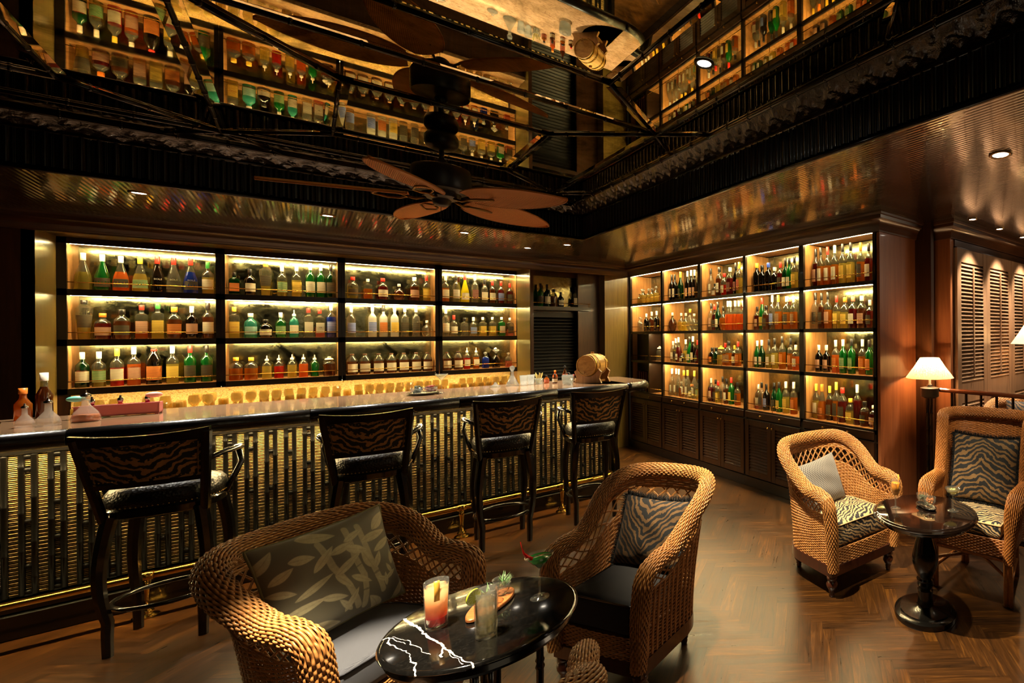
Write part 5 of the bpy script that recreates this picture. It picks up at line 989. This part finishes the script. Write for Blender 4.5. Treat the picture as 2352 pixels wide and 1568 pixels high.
for k in range(5):
    an = math.radians(25 + 72 * k); L0, L1 = .17, .82; mb = MB(); tl = math.radians(-13)
    def bf(side):
        def g(a, b):
            t_ = a; x = L0 + (L1 - L0) * t_; wv_ = .135 * (math.sin(PI * min(1, (t_ * .93 + .07)) ** .82) ** .62) if t_ < .999 else .004
            wv_ = max(wv_, .004); y = (b * 2 - 1) * wv_; z = side * .004 - .02 * t_ + .012 * (1 - (b * 2 - 1) ** 2)
            return (x, y * math.cos(tl) - 0, z + y * math.sin(tl))
        return g
    mb.grid(bf(1), 34, 13); m2 = MB(); m2.grid(bf(-1), 34, 13); mb.add(m2.v, [q[::-1] for q in m2.f])
    o = mb.build('blade', M['caneblade'], fan, True); uvset(o.data, lambda co: np.stack([co[:, 0] * 1.6, co[:, 1] * 3.2], 1)); o.location = (0, 0, 2.60); o.rotation_euler = (0, 0, an)
    e = MB(); e.tube([bf(0)(t_, b) for t_, b in [(i / 24, 0) for i in range(25)]] + [bf(0)(1, .5)] + [bf(0)(1 - i / 24, 1) for i in range(25)], .0055, 6); e.build('blade_edging', M['caneblade'], o, True)
    ir = MB(); ir.tube([(.08, 0, -.005), (.13, 0, -.022), (.17, .0, -.016)], .008, 8)
    ir.tube([(.17, 0, -.016), (.21, .035, -.008), (.27, .045, -.004), (.33, .012, -.014), (.34, 0, -.018), (.33, -.012, -.02), (.27, -.045, -.024), (.21, -.035, -.022)], .0065, 6, closed=True); ir.build('blade_iron', M['dullbrass'], o, True)
# ---------------------------------------------------------------- lamps and handrail
def lampstand(x, y, zt, zs0, zs1, r0, r1, label, power):
    o = empty('floor_lamp', (x, y, 0), 0, label, 'lamp'); m = MB()
    for a in (0, 2.1, 4.2):
        px, py = .022 * math.cos(a), .022 * math.sin(a); pts = []; rs = []
        for i in range(9): z = zt * i / 8; pts += [(px, py, max(0, z - .008)), (px, py, z + .0001 if i == 0 else z), (px, py, z + .008)]; rs += [.016, .020, .016]
        m.tube(pts, rs, 8)
    m.build('pole', M['black'], o, True)
    m = MB(); m.lathe([(.13, 0), (.13, .012), (.11, .03), (.04, .036)], 28); m.build('base', M['black'], o, auto=40)
    m = MB(); m.lathe([(.05, zt - .005), (.055, zt), (.08, zt + .012), (.08, zt + .075), (.085, zt + .085), (.06, zt + .092), (.02, zt + .096)], 24); m.build('capital', simple('carved_grey', '3a362f', .5) if 'carved_grey' not in bpy.data.materials else bpy.data.materials['carved_grey'], o, auto=30)
    m = MB(); m.lathe([(.02, zt + .096), (.03, zt + .11), (.012, zt + .125), (.01, zs0 + .06)], 14); m.build('neck', M['chrome'], o, True)
    m = MB(); m.lathe([(r0, zs0), (r0 * .985, zs0 + .004), (r1 + (r0 - r1) * .45, zs0 + (zs1 - zs0) * .52), (r1, zs1)], 40, caps=False); m.build('lamp_shade', M['shade'], o, True)
    m = MB(); m.lathe([(.001, zs0 + .05)] + [(.03 * math.sin(a), zs0 + .085 - .03 * math.cos(a)) for a in np.linspace(.3, 2.8, 7)] + [(.001, zs0 + .115)], 14, caps=False); m.build('bulb', emit('bulb_glow', 'ffd9a0', 30) if 'bulb_glow' not in bpy.data.materials else bpy.data.materials['bulb_glow'], o, True)
    lamp('lamp_bulb', 'POINT', (x, y, zs0 + .085), power * 3.5, (1, .60, .28), shadow_soft_size=.035)
lampstand(3.83, 2.30, 1.115, 1.293, 1.47, .212, .085, 'lit cream shaded lamp on a black bamboo stand by the wooden wall', 17)
lampstand(5.2, 1.87, 1.30, 1.57, 1.78, .24, .10, 'second cream shaded lamp, cut by the right edge of the photo', 12)
hr = empty('handrail', (3.9, 0, 0), 0, 'polished wooden handrail on black bamboo balusters behind the wingback chair', 'railing')
m = MB(); m.box((-.03, -2.6, 1.165), (.03, 2.24, 1.20), bev=.01); m.build('rail', simple('polished_rail_wood', '6a3418', .2, coat=.5), hr)
for k in range(34):
    y = 2.12 - k * .135; m = MB(); pts = []; rs = []
    for i in range(6): z = 1.166 * i / 5; pts += [(0, y, max(0, z - .006)), (0, y, z + .0001), (0, y, z + .006)]; rs += [.012, .0155, .012]
    m.tube(pts, rs, 8); m.build('baluster', M['black'], hr, True)
m = MB(); m.box((-.02, -2.6, .0), (.02, 2.24, .04)); m.build('foot_plate', M['black'], hr)

# ---------------------------------------------------------------- drinks on the near table
def on(base, x, y, z): return (x, y, z)
TZ = .6622
def vessel(name, prof, mat, loc, label, cat, seg=32, group=None, rz=0):
    o = MB().lathe(prof, seg, caps=False).build(name, mat, None, True); o.location = loc; o.rotation_euler = (0, 0, rz); return tag(o, label, cat, group)
def fruit(parent, name, r, th, loc, rot, rind, flesh, half=False, seg=24):
    mb = MB(); n = seg; A1 = PI if half else 2 * PI
    t = NT(name + '_flesh'); u = t.sep(t.tc('Object')); an = t.math('ARCTAN2', u[1], u[0]); w = t.math('PINGPONG', an, PI / 10); rr_ = t.math('LESS_THAN', w, .035)
    rad = t.math('SQRT', t.math('ADD', t.math('MULTIPLY', u[0], u[0]), t.math('MULTIPLY', u[1], u[1]))); ed = t.math('GREATER_THAN', rad, r * .86)
    fm = t.pbr(t.mix(t.math('MAXIMUM', rr_, ed), rgb(flesh), rgb('f2ecc8')), .35)
    mb.lathe([(r * .95, -th / 2), (r * .95, th / 2)], seg); mb.lathe([(r * .95, -th / 2), (r, -th / 2), (r, th / 2), (r * .95, th / 2)], seg, mi=1, caps=False)
    o = mb.build(name, [fm, simple(name + '_rind', rind, .4)], parent, False, 40); o.location = loc; o.rotation_euler = rot; return o
t = NT('sunrise_drink'); z = t.sep(t.tc('Object'))[2]; n = t.noise(t.tc(), 30, 3); f = t.math('ADD', z, t.math('MULTIPLY', n, .012)); c = t.ramp(t.math('MULTIPLY', f, 6.), [(.12, rgb('a00c14')), (.27, rgb('e82818')), (.45, rgb('ff9a48')), (.75, rgb('ffd8a0'))])
p_ = t.n('ShaderNodeBsdfPrincipled'); t.l(c, p_.inputs['Base Color']); p_.inputs['Roughness'].default_value = .3; tl = t.n('ShaderNodeBsdfTranslucent'); t.l(c, tl.inputs[0]); mx = t.n('ShaderNodeMixShader'); mx.inputs[0].default_value = .65; t.l(p_.outputs[0], mx.inputs[1]); t.l(tl.outputs[0], mx.inputs[2]); t.l(mx.outputs[0], t.out.inputs[0]); M['sunrise'] = t.m
hb = lambda r0, r1, H_, b=.012, w=.0022: [(.0006, 0), (r0, 0), (r0 + .001, .003), (r1, H_), (r1 - w, H_), (r0 - w, b), (.0006, b)]
g1 = vessel('highball_glass', hb(.032, .037, .163), M['clear'], (*D['sun'], TZ), 'tall glass of red to orange layered cocktail with an orange peel', 'cocktail')
MB().lathe([(.0006, .014), (.0298, .014), (.0345, .145), (.0006, .146)], 32, caps=False).build('drink', M['sunrise'], g1, True)
m = MB(); m.grid(lambda a, b: (-.004 + (b - .5) * .016, -.030 - .006 * math.sin(PI * a) - .003, .105 + .07 * a), 10, 3); g = m.build('orange_peel', simple('peel', 'f0b040', .45), g1, True); sm_ = g.modifiers.new('t', 'SOLIDIFY'); sm_.thickness = .003
for k in range(5):
    a = k * 1.3; MB().box((-.011, -.011, -.011), (.011, .011, .011), bev=.003).build('ice_cube', M['ice'], g1).matrix_local = Matrix.Translation((.014 * math.cos(a), .014 * math.sin(a), .132 + .004 * (k % 3))) @ Matrix.Rotation(a, 4, 'X') @ Matrix.Rotation(a * 2, 4, 'Z')
g2 = vessel('highball_glass', hb(.031, .036, .158, .02), M['clear'], (*D['lime'], TZ), 'tall glass of clear iced drink with a lime wheel on its rim', 'cocktail')
MB().lathe([(.0006, .022), (.0288, .022), (.0332, .135), (.0006, .136)], 32, caps=False).build('drink', glass('clear_drink', 'ece6d0', body='e0c890', solid=.04), g2, True)
fruit(g2, 'lime_wheel', .026, .005, (-.037, -.006, .150), (PI / 2 + .1, 0, .5), 'a8b428', 'c8cc50')
for k in range(7):
    a = k * 2.1; MB().box((-.012, -.012, -.012), (.012, .012, .012), bev=.003).build('ice_cube', M['ice'], g2).matrix_local = Matrix.Translation((.013 * math.cos(a), .013 * math.sin(a), .05 + .014 * k)) @ Matrix.Rotation(a, 4, 'X') @ Matrix.Rotation(a * 1.7, 4, 'Z')
mart = [(.0006, 0), (.034, 0), (.033, .002), (.008, .007), (.0035, .016), (.0032, .105), (.006, .112), (.050, .168), (.0488, .168), (.005, .1165), (.0006, .1155)]
def martini(loc, label, liq, rz=0, g=None):
    o = vessel('martini_glass', mart, M['clear'], loc, label, 'cocktail', 36, g); MB().lathe([(.0006, .1165), (.006, .119), (.043, .160), (.0006, .1602)], 32, caps=False).build('drink', liq, o, True); return o
M['green_drink'] = glass('green_drink', '3cae58', body='4cc860', solid=.5)
g3 = martini((*D['mart'], TZ), 'martini glass of green cocktail with a red chilli garnish', M['green_drink'])
m = MB(); m.tube([(-.03, -.01, .165), (-.045, -.012, .176), (-.058, -.014, .196), (-.066, -.016, .222), (-.07, -.016, .245)], [.007, .0075, .004, .0012, .0012], 8); m.mi = [0] * len(m.f); m.build('chilli', simple('chilli_red', 'c81814', .25), g3, True)
m = MB(); m.lathe([(.0006, -.009)] + [(.010 * math.sin(a), -.009 * math.cos(a)) for a in np.linspace(.3, 2.8, 6)] + [(.0006, .009)], 12, (-.046, -.010, .172), caps=False); m.build('lychee', simple('lychee', 'e0c8a0', .5), g3, True)
for k in range(3): m = MB(); m.lathe([(.0006, -.007)] + [(.008 * math.sin(a), -.008 * math.cos(a)) for a in np.linspace(.3, 2.8, 6)] + [(.0006, .008)], 12, (.008 * (k - 1), .004 * k - .004, .137), caps=False); m.build('olive', simple('olive', 'c8d058', .35), g3, True)
bd = empty('serving_board', (*D['board'], TZ), .72, 'slim oval wooden serving board on the marble table', 'serving board')
m = MB()
vs = []; n = 40
for z, q in ((.002, .9), (.006, 1), (.014, 1), (.017, .97)):
    for k in range(n): a = 2 * PI * k / n; vs.append((.115 * q * math.copysign(abs(math.cos(a)) ** .8, math.cos(a)), .045 * q * math.sin(a) * (1 - .15 * math.cos(2 * a)), z))
m.add(vs, [(r * n + k, r * n + (k + 1) % n, (r + 1) * n + (k + 1) % n, (r + 1) * n + k) for r in range(3) for k in range(n)] + [tuple(range(n - 1, -1, -1)), tuple(3 * n + k for k in range(n))])
m.build('board', wood('acacia', '6a3416', 'b06a34', (40, 12, 12), .35, .2), bd, auto=40)
bowl = [(.0006, 0), (.018, 0), (.020, .002), (.014, .012), (.020, .022), (.031, .038), (.030, .052), (.033, .060), (.0315, .060), (.028, .052), (.029, .038), (.019, .026), (.0006, .020)]
for k, (ox, oy) in enumerate(((.045, .028), (-.02, .0))):
    c, s_ = math.cos(.72), math.sin(.72); lx, ly = (.06, .0) if k == 0 else (-.012, .0); px, py = D['board'][0] + lx * c - ly * s_, D['board'][1] + lx * s_ + ly * c
    o = vessel('thistle_glass', bowl, M['clear'], (px, py, TZ + .0172), ['small waisted glass of herb sprigs at the far end of the board', 'small waisted glass on the serving board behind the lime drink'][k], 'glass')
    hm = MB(); rh = random.Random(5 + k)
    for i in range(26 if k == 0 else 12):
        a = rh.uniform(0, 6.28); ln = rh.uniform(.02, .055); p0 = Vector((rh.uniform(-.012, .012), rh.uniform(-.012, .012), .03)); dr_ = Vector((math.cos(a) * .9, math.sin(a) * .9, rh.uniform(.4, 1.2))).normalized(); e_ = p0 + dr_ * ln + Vector((0, 0, .012)); sd = dr_.cross(Vector((0, 0, 1))).normalized() * .0028
        hm.add([p0, (p0 + e_) / 2 + sd, e_, (p0 + e_) / 2 - sd + Vector((0, 0, .001))], [(0, 1, 2, 3)])
    hm.build('herb_sprigs', simple('sage_green', '5a7a48', .6) if k == 0 else bpy.data.materials['sage_green'], o)
# drinks on the pedestal table
PZ = .6242
flute = [(.0006, 0), (.031, 0), (.030, .002), (.007, .008), (.004, .02), (.0065, .03), (.004, .04), (.0065, .055), (.005, .062), (.014, .075), (.026, .105), (.029, .14), (.030, .175), (.0288, .175), (.0278, .14), (.0248, .107), (.0006, .078)]
g4 = vessel('stem_glass', flute, M['clear'], (*D['flute'], PZ), 'stemmed glass of orange cocktail with a citrus slice', 'cocktail')
MB().lathe([(.0006, .08), (.013, .0815), (.0245, .107), (.0272, .155), (.0006, .156)], 28, caps=False).build('drink', simple('orange_cocktail', 'f09a20', .3, emis=None), g4, True)
fruit(g4, 'orange_slice', .026, .005, (.032, .0, .172), (PI / 2, 0, .7), 'e89020', 'f0b848')
coupe = [(.0006, 0), (.034, 0), (.033, .002), (.007, .007), (.0034, .016), (.0034, .085), (.009, .094), (.035, .112), (.047, .135), (.0458, .135), (.034, .114), (.0006, .097)]
g5 = vessel('coupe_glass', coupe, M['clear'], (*D['coupe'], PZ), 'coupe of pale clear cocktail on the pedestal table', 'cocktail')
MB().lathe([(.0006, .099), (.01, .1005), (.034, .116), (.041, .127), (.0006, .1272)], 28, caps=False).build('drink', glass('pale_drink', 'eadfae', body='e6dcb0', solid=.25), g5, True)
m = MB(); [m.lathe([(.0006, -.001), (.006, 0), (.0006, .001)], 6, (.012 * math.cos(k), .012 * math.sin(k * 2), .129), caps=False) for k in range(7)]; m.build('petals', simple('petal_green', 'a8b878', .5), g5)
tr = empty('snack_tray', (*D['tray'], PZ), 1.2, 'small black boat-shaped tray holding two snack glasses', 'tray')
m = MB(); vs = []
for z, q in ((.001, .8), (.008, .98), (.014, 1.), (.015, .94), (.008, .86)):
    for k in range(n): a = 2 * PI * k / n; vs.append((.085 * q * math.cos(a), .046 * q * math.sin(a) * (1 - .22 * (math.sin(a) ** 2 < .0) - .18 * math.exp(-(math.cos(a) / .3) ** 2)), z))
m.add(vs, [(r * n + k, r * n + (k + 1) % n, (r + 1) * n + (k + 1) % n, (r + 1) * n + k) for r in range(4) for k in range(n)] + [tuple(range(n - 1, -1, -1)), tuple(4 * n + k for k in range(n))]); m.build('tray', M['black'], tr, True)
for k, off in enumerate((-.038, .038)):
    px, py = D['tray'][0] + off * math.cos(1.2), D['tray'][1] + off * math.sin(1.2)
    o = vessel('thistle_glass', [(r * 1.12, z * 1.1) for r, z in bowl], M['clear'], (px, py, PZ + .0085), ['waisted glass of mixed nuts, nearer one on the black tray', 'waisted glass of crackers, farther one on the black tray'][k], 'glass')
    nb = MB(); rn_ = random.Random(k)
    for i in range(34):
        a = rn_.uniform(0, 6.28); z = rn_.uniform(.03, .056); q = rn_.uniform(0, .022); s_ = rn_.uniform(.004, .006); nb.lathe([(.0004, -s_), (s_, -s_ * .4), (s_, s_ * .4), (.0004, s_)], 7, (q * math.cos(a), q * math.sin(a), z), caps=False, sx=1.3)
    nb.build('nuts', simple('nuts_%s' % ['brown', 'dark'][k], ['a8642c', '4a5030'][k], .5), o, True)

# ---------------------------------------------------------------- things on the bar top
BZ = 1.1905
def bottle_body(prof, mat, loc, label, cat='bottle', name='bottle', seg=24, group=None): return vessel(name, prof, mat, loc, label, cat, seg, group)
M['frost'] = glass('etched_glass', 'f2ece4', body='f4eee4', solid=.26)
def dasher(x, y, H_, R, label, liq, wide=1.):
    o = bottle_body([(.0006, 0), (R, .002), (R * 1.03, H_ * .12), (R * .85, H_ * .3), (R * .32, H_ * .52), (R * .28, H_ * .8), (R * .36, H_ * .84), (.0006, H_ * .845)], M['frost'], (x, y, BZ), label, name='bitters_decanter')
    m = MB(); m.lathe([(R * .37, H_ * .80), (R * .40, H_ * .86), (R * .2, H_ * .9), (.0035, H_ * .92), (.0025, H_), (.0006, H_)], 14, caps=False); m.build('silver_cap', M['chrome'], o, True)
    if liq: MB().lathe([(.0006, .003), (R * .95, .004), (R * .97, H_ * .12), (R * .9, H_ * .22), (.0006, H_ * .221)], 22, caps=False).build('drink', simple('liquor_' + liq, liq, .3), o, True)
dasher(-1.115, 5.29, .135, .032, 'smallest of the three silver-capped glass decanters on the bar', None)
dasher(-1.035, 5.26, .165, .042, 'middle of the three silver-capped glass decanters on the bar', None)
dasher(-.925, 5.34, .19, .052, 'round etched decanter with silver spout beside the pink box', 'd87a48')
bottle_body([(.0006, 0), (.03, .002), (.032, .03), (.02, .05), (.018, .06), (.0006, .061)], M['gl_k'], (-1.235, 5.36, BZ), 'squat dark jar at the far left end of the bar top', 'jar', 'jar')
bx = empty('pink_box', (-.835, 5.55, BZ), -.02, 'pink wooden box holding three perfume atomisers on the bar', 'box')
m = MB(); m.box((-.16, -.06, .008), (.16, -.052, .075)); m.box((-.16, .052, .008), (.16, .06, .075)); m.box((-.16, -.06, .008), (-.152, .06, .075)); m.box((.152, -.06, .008), (.16, .06, .075)); m.box((-.16, -.06, .008), (.16, .06, .016)); m.box((-.164, -.064, .073), (.164, -.048, .08)); m.build('box_body', simple('pink_paint', 'b8605a', .5), bx)
m = MB()
for sx in (-1, 1):
    for sy in (-1, 1): m.box((sx * .15 - .008, sy * .052 - .008, 0), (sx * .15 + .008, sy * .052 + .008, .009))
m.build('foot', bpy.data.materials['pink_paint'], bx)
for k, (ox, body, bulb) in enumerate(((-.105, 'b84a5a', '78c8b8'), (.0, 'e07a6a', None), (.105, 'c8306a', 'e8a898'))):
    o = bottle_body([(.0006, 0), (.026, .002), (.030, .02), (.022, .05), (.009, .065), (.009, .078), (.0006, .079)], glass('atomiser_%d' % k, body, body=body, solid=.5), (-.835 + ox, 5.55, BZ + .0165 + (.0)), ['red patterned perfume atomiser with turquoise bulb', 'pink perfume atomiser between the other two', 'magenta perfume atomiser with peach bulb'][k], 'atomiser', 'perfume_atomiser')
    m = MB(); m.lathe([(.0095, .074), (.012, .078), (.012, .098), (.005, .104), (.004, .118), (.0006, .119)], 12, caps=False); m.build('silver_cap', M['chrome'], o, True)
    if bulb:
        m = MB(); cx = -.055 if k == 0 else .028; m.lathe([(.0006, -.036)] + [(.019 * math.sin(a), -.036 * math.cos(a)) for a in np.linspace(.2, 2.94, 10)] + [(.0006, .036)], 16, (cx, -.01, .110), axis='x', caps=False); m.tube([(0, 0, .095), (cx * .5, -.005, .104), (cx * .8, -.01, .11)], .0025, 6); m.build('rubber_bulb', simple('bulb_%d' % k, bulb, .35), o, True)
sv = empty('round_tray', (.70, 5.42, BZ), 0, 'round dark tray with two snack bowls on the bar', 'tray')
m = MB(); m.lathe([(.0006, .003), (.07, .003), (.10, .008), (.118, .018), (.115, .019), (.098, .012), (.0006, .009)], 36, caps=False); m.build('tray', M['black'], sv, True)
for k, (ox, cl, lb) in enumerate(((-.045, '3a4428', 'small glass bowl of dark seaweed crackers on the bar tray'), (.05, '9a4030', 'small glass bowl of reddish nuts on the bar tray'))):
    o = vessel('snack_bowl', [(.0006, 0), (.025, 0), (.045, .03), (.048, .05), (.0465, .05), (.042, .03), (.0006, .006)], M['clear'], (.70 + ox, 5.42, BZ + .0125), lb, 'bowl')
    nb = MB(); rn_ = random.Random(k + 9)
    for i in range(46):
        a = rn_.uniform(0, 6.28); z = rn_.uniform(.012, .062); q = rn_.uniform(0, .03 if z < .03 else .038); s_ = rn_.uniform(.005, .008); nb.lathe([(.0004, -s_), (s_, -s_ * .3), (s_, s_ * .3), (.0004, s_)], 6, (q * math.cos(a), q * math.sin(a), z), caps=False, sx=1.5)
    nb.build('snacks', simple('snack_%d' % k, cl, .5), o, True)
o = martini((.83, 5.46, BZ), 'martini glass of pale cocktail on the bar beside the round tray', glass('pale_martini', 'efe8cc', body='f6eed0', solid=.6)); m = MB(); m.tube([(-.02, 0, .15), (-.045, .0, .185)], .002, 6); m.build('cocktail_pick', M['chrome'], o, True)
m = MB(); m.lathe([(.0006, 0), (.04, .001), (.045, .008), (.03, .02), (.012, .035), (.012, .045), (.0006, .05)], 24, caps=False); o = m.build('glass_dome', M['crystal'], None, True); o.location = (1.27, 5.60, BZ); tag(o, 'low blue white glass dome left of the crystal decanter', 'cloche')
o = bottle_body([(.0006, 0), (.058, .002), (.058, .01), (.035, .06), (.013, .11), (.012, .135), (.017, .142), (.0006, .143)], M['crystal'], (1.42, 5.62, BZ), 'triangular crystal decanter with ball stopper on the bar', 'decanter', 'crystal_decanter')
m = MB(); m.lathe([(.0006, .142), (.01, .143), (.012, .15), (.024, .175), (.02, .198), (.0006, .202)], 8, caps=False); m.build('stopper', M['crystal'], o)
for k, (x, lb) in enumerate(((1.50, 'ribbed glass tumbler right of the crystal decanter'), (1.57, 'second ribbed glass tumbler along from the crystal decanter'))): vessel('ribbed_tumbler', [(.0006, 0), (.03, 0), (.036, .1), (.034, .1), (.028, .008), (.0006, .008)], M['crystal'], (x + .015, 5.60 + .02 * k, BZ), lb, 'glass')
pk = vessel('pick_glass', [(.0006, 0), (.035, 0), (.038, .06), (.036, .06), (.033, .006), (.0006, .006)], M['crystal'], (1.66, 5.62, BZ), 'short glass bristling with yellow cocktail picks', 'glass')
m = MB(); rp = random.Random(2)
for k in range(22): a = rp.uniform(0, 6.28); m.tube([(.01 * math.cos(a), .01 * math.sin(a), .01), (.034 * math.cos(a), .034 * math.sin(a), rp.uniform(.09, .12))], .0025, 5)
m.build('cocktail_picks', simple('picks', 'e6d890', .5), pk)
for k, (x, y, H_, g, c, lb) in enumerate(((1.745, 5.66, .085, 'a', 'k', 'stubby amber dropper bottle in the cluster near the ice bucket'), (1.80, 5.58, .10, 'd', 'k', 'brown bitters bottle in the cluster near the ice bucket'), (1.84, 5.70, .13, 'n', 'n', 'orange capped bitters bottle near the ice bucket'), (1.90, 5.58, .085, 'a', 'k', 'small amber dropper bottle left of the ice bucket'), (1.94, 5.70, .175, 'd', 'k', 'tallest dark bottle beside the ice bucket'), (1.985, 5.58, .08, 'd', 'r', 'small red capped bottle just left of the ice bucket'))):
    R = .024; o = bottle_body([(.0006, 0), (R, .001), (R, H_ * .55), (R * .5, H_ * .68), (R * .36, H_ * .72), (R * .36, H_ * .84), (.0006, H_ * .845)], M['gl_' + g], (x, y, BZ), lb, 'bottle', 'bitters_bottle', 16)
    MB().lathe([(R * .45, H_ * .82), (R * .45, H_ * .97), (.003, H_), (.0006, H_)], 12, caps=False).build('cap', M['cap_' + c], o, True); MB().lathe([(R + .0008, H_ * .12), (R + .0008, H_ * .48)], 16, caps=False).build('paper_label', M['lb_' + ('w' if k % 2 else 'r')], o, True)
ib = vessel('ice_bucket', [(.0006, 0), (.046, 0), (.048, .004), (.054, .10), (.051, .10), (.044, .01), (.0006, .008)], M['crystal'], (1.83, 5.30, BZ), 'cut glass ice bucket with silver ring handle', 'ice bucket')
m = MB(); m.tube([(.022 * math.cos(a), 0, .108 + .018 * math.sin(a)) for a in np.linspace(0, 2 * PI, 17)[:-1]], .003, 6, closed=True); m.build('ring_handle', M['chrome'], ib, True); m = MB(); [m.lathe([(.05 + .006 * k / 6 - .001, .012 + k * .013), (.0535 + .006 * k / 6 - .001, .018 + k * .013), (.05 + .006 * k / 6, .024 + k * .013)], 24, caps=False) for k in range(6)]; m.build('cut_bands', M['crystal'], ib)
# oak keg
kg = empty('oak_keg', (2.10, 5.36, BZ), 0, 'small oak keg lying on a wooden cradle at the bar end', 'keg'); ax = .92
m = MB(); m.lathe([(.0006, -.115), (.098, -.115), (.098, -.125), (.106, -.125), (.118, -.06), (.122, 0), (.118, .06), (.106, .125), (.098, .125), (.098, .115), (.0006, .115)], 36, axis='y', caps=False); b = m.build('barrel', wood('keg_oak', '9a6a2c', 'e0b060', (6, 1, 20), .4, .2), kg, auto=35); b.location = (0, 0, .185); b.rotation_euler = (0, 0, -ax)
for y_ in (-.105, -.055, .055, .105):
    r_ = .1225 - .13 * abs(y_) ** 1.1 * .95 if abs(y_) < .1 else .1115
    m = MB(); m.lathe([(r_, -.009), (r_ + .0015, -.009), (r_ + .0015, .009), (r_, .009)], 36, (0, y_, 0), axis='y', caps=False); m.build('hoop', M['brass'], b, True)
m = MB(); m.lathe([(.017, .118), (.015, .142), (.0006, .143)], 12, caps=False); m.build('bung', M['shelfwood'], b); m = MB(); m.tube([(0, -.126, -.07), (0, -.15, -.07)], .006, 8); m.tube([(0, -.15, -.085), (0, -.15, -.055)], .005, 8); m.build('spigot', M['shelfwood'], b, True)
cr = MB()
for y_ in (-.08, .08):
    pts = []
    for k in range(13): a = PI + PI * k / 12; pts.append((.124 * math.cos(a) * .98, .185 + .124 * math.sin(a) * .96))
    out = [(-.15, .0), (-.125, .05), (-.15, .12)] + [(-.128, .135)] + pts[1:-1] + [(.128, .135), (.15, .12), (.125, .05), (.15, .0)]
    nn = len(out); vs = [(x, y_ - .011, max(z, 0)) for x, z in out] + [(x, y_ + .011, max(z, 0)) for x, z in out]; cr.add(vs, [tuple(range(nn - 1, -1, -1)), tuple(range(nn, 2 * nn))] + [(k, (k + 1) % nn, nn + (k + 1) % nn, nn + k) for k in range(nn)])
cr.box((-.10, -.08, .01), (-.08, .08, .03)); cr.box((.08, -.08, .01), (.10, .08, .03)); cd = cr.build('cradle', M['shelfwood'], kg); cd.rotation_euler = (0, 0, -ax)
# tall bottles at the far left of the back counter
for k, (x, y, H_, g, c_, lb) in enumerate(((-1.215, 5.74, .20, 'a', 'n', 'amber bottle with copper collar at the rear left of the bar'), (-1.155, 5.80, .29, 'd', 'w', 'tall brown bottle with pale cap at the rear left of the bar'))):
    R_ = .032; o = bottle_body([(.0006, 0), (R_, .002), (R_, H_ * .5), (R_ * .5, H_ * .66), (R_ * .42, H_ * .72), (R_ * .42, H_ * .9), (.0006, H_ * .905)], M['gl_' + g], (x, y, BZ), lb)
    MB().lathe([(R_ * .5, H_ * .82), (R_ * .52, H_), (.0006, H_)], 14, caps=False).build('cap', M['cap_' + c_], o, True)
SC.cycles.transparent_max_bounces = 24
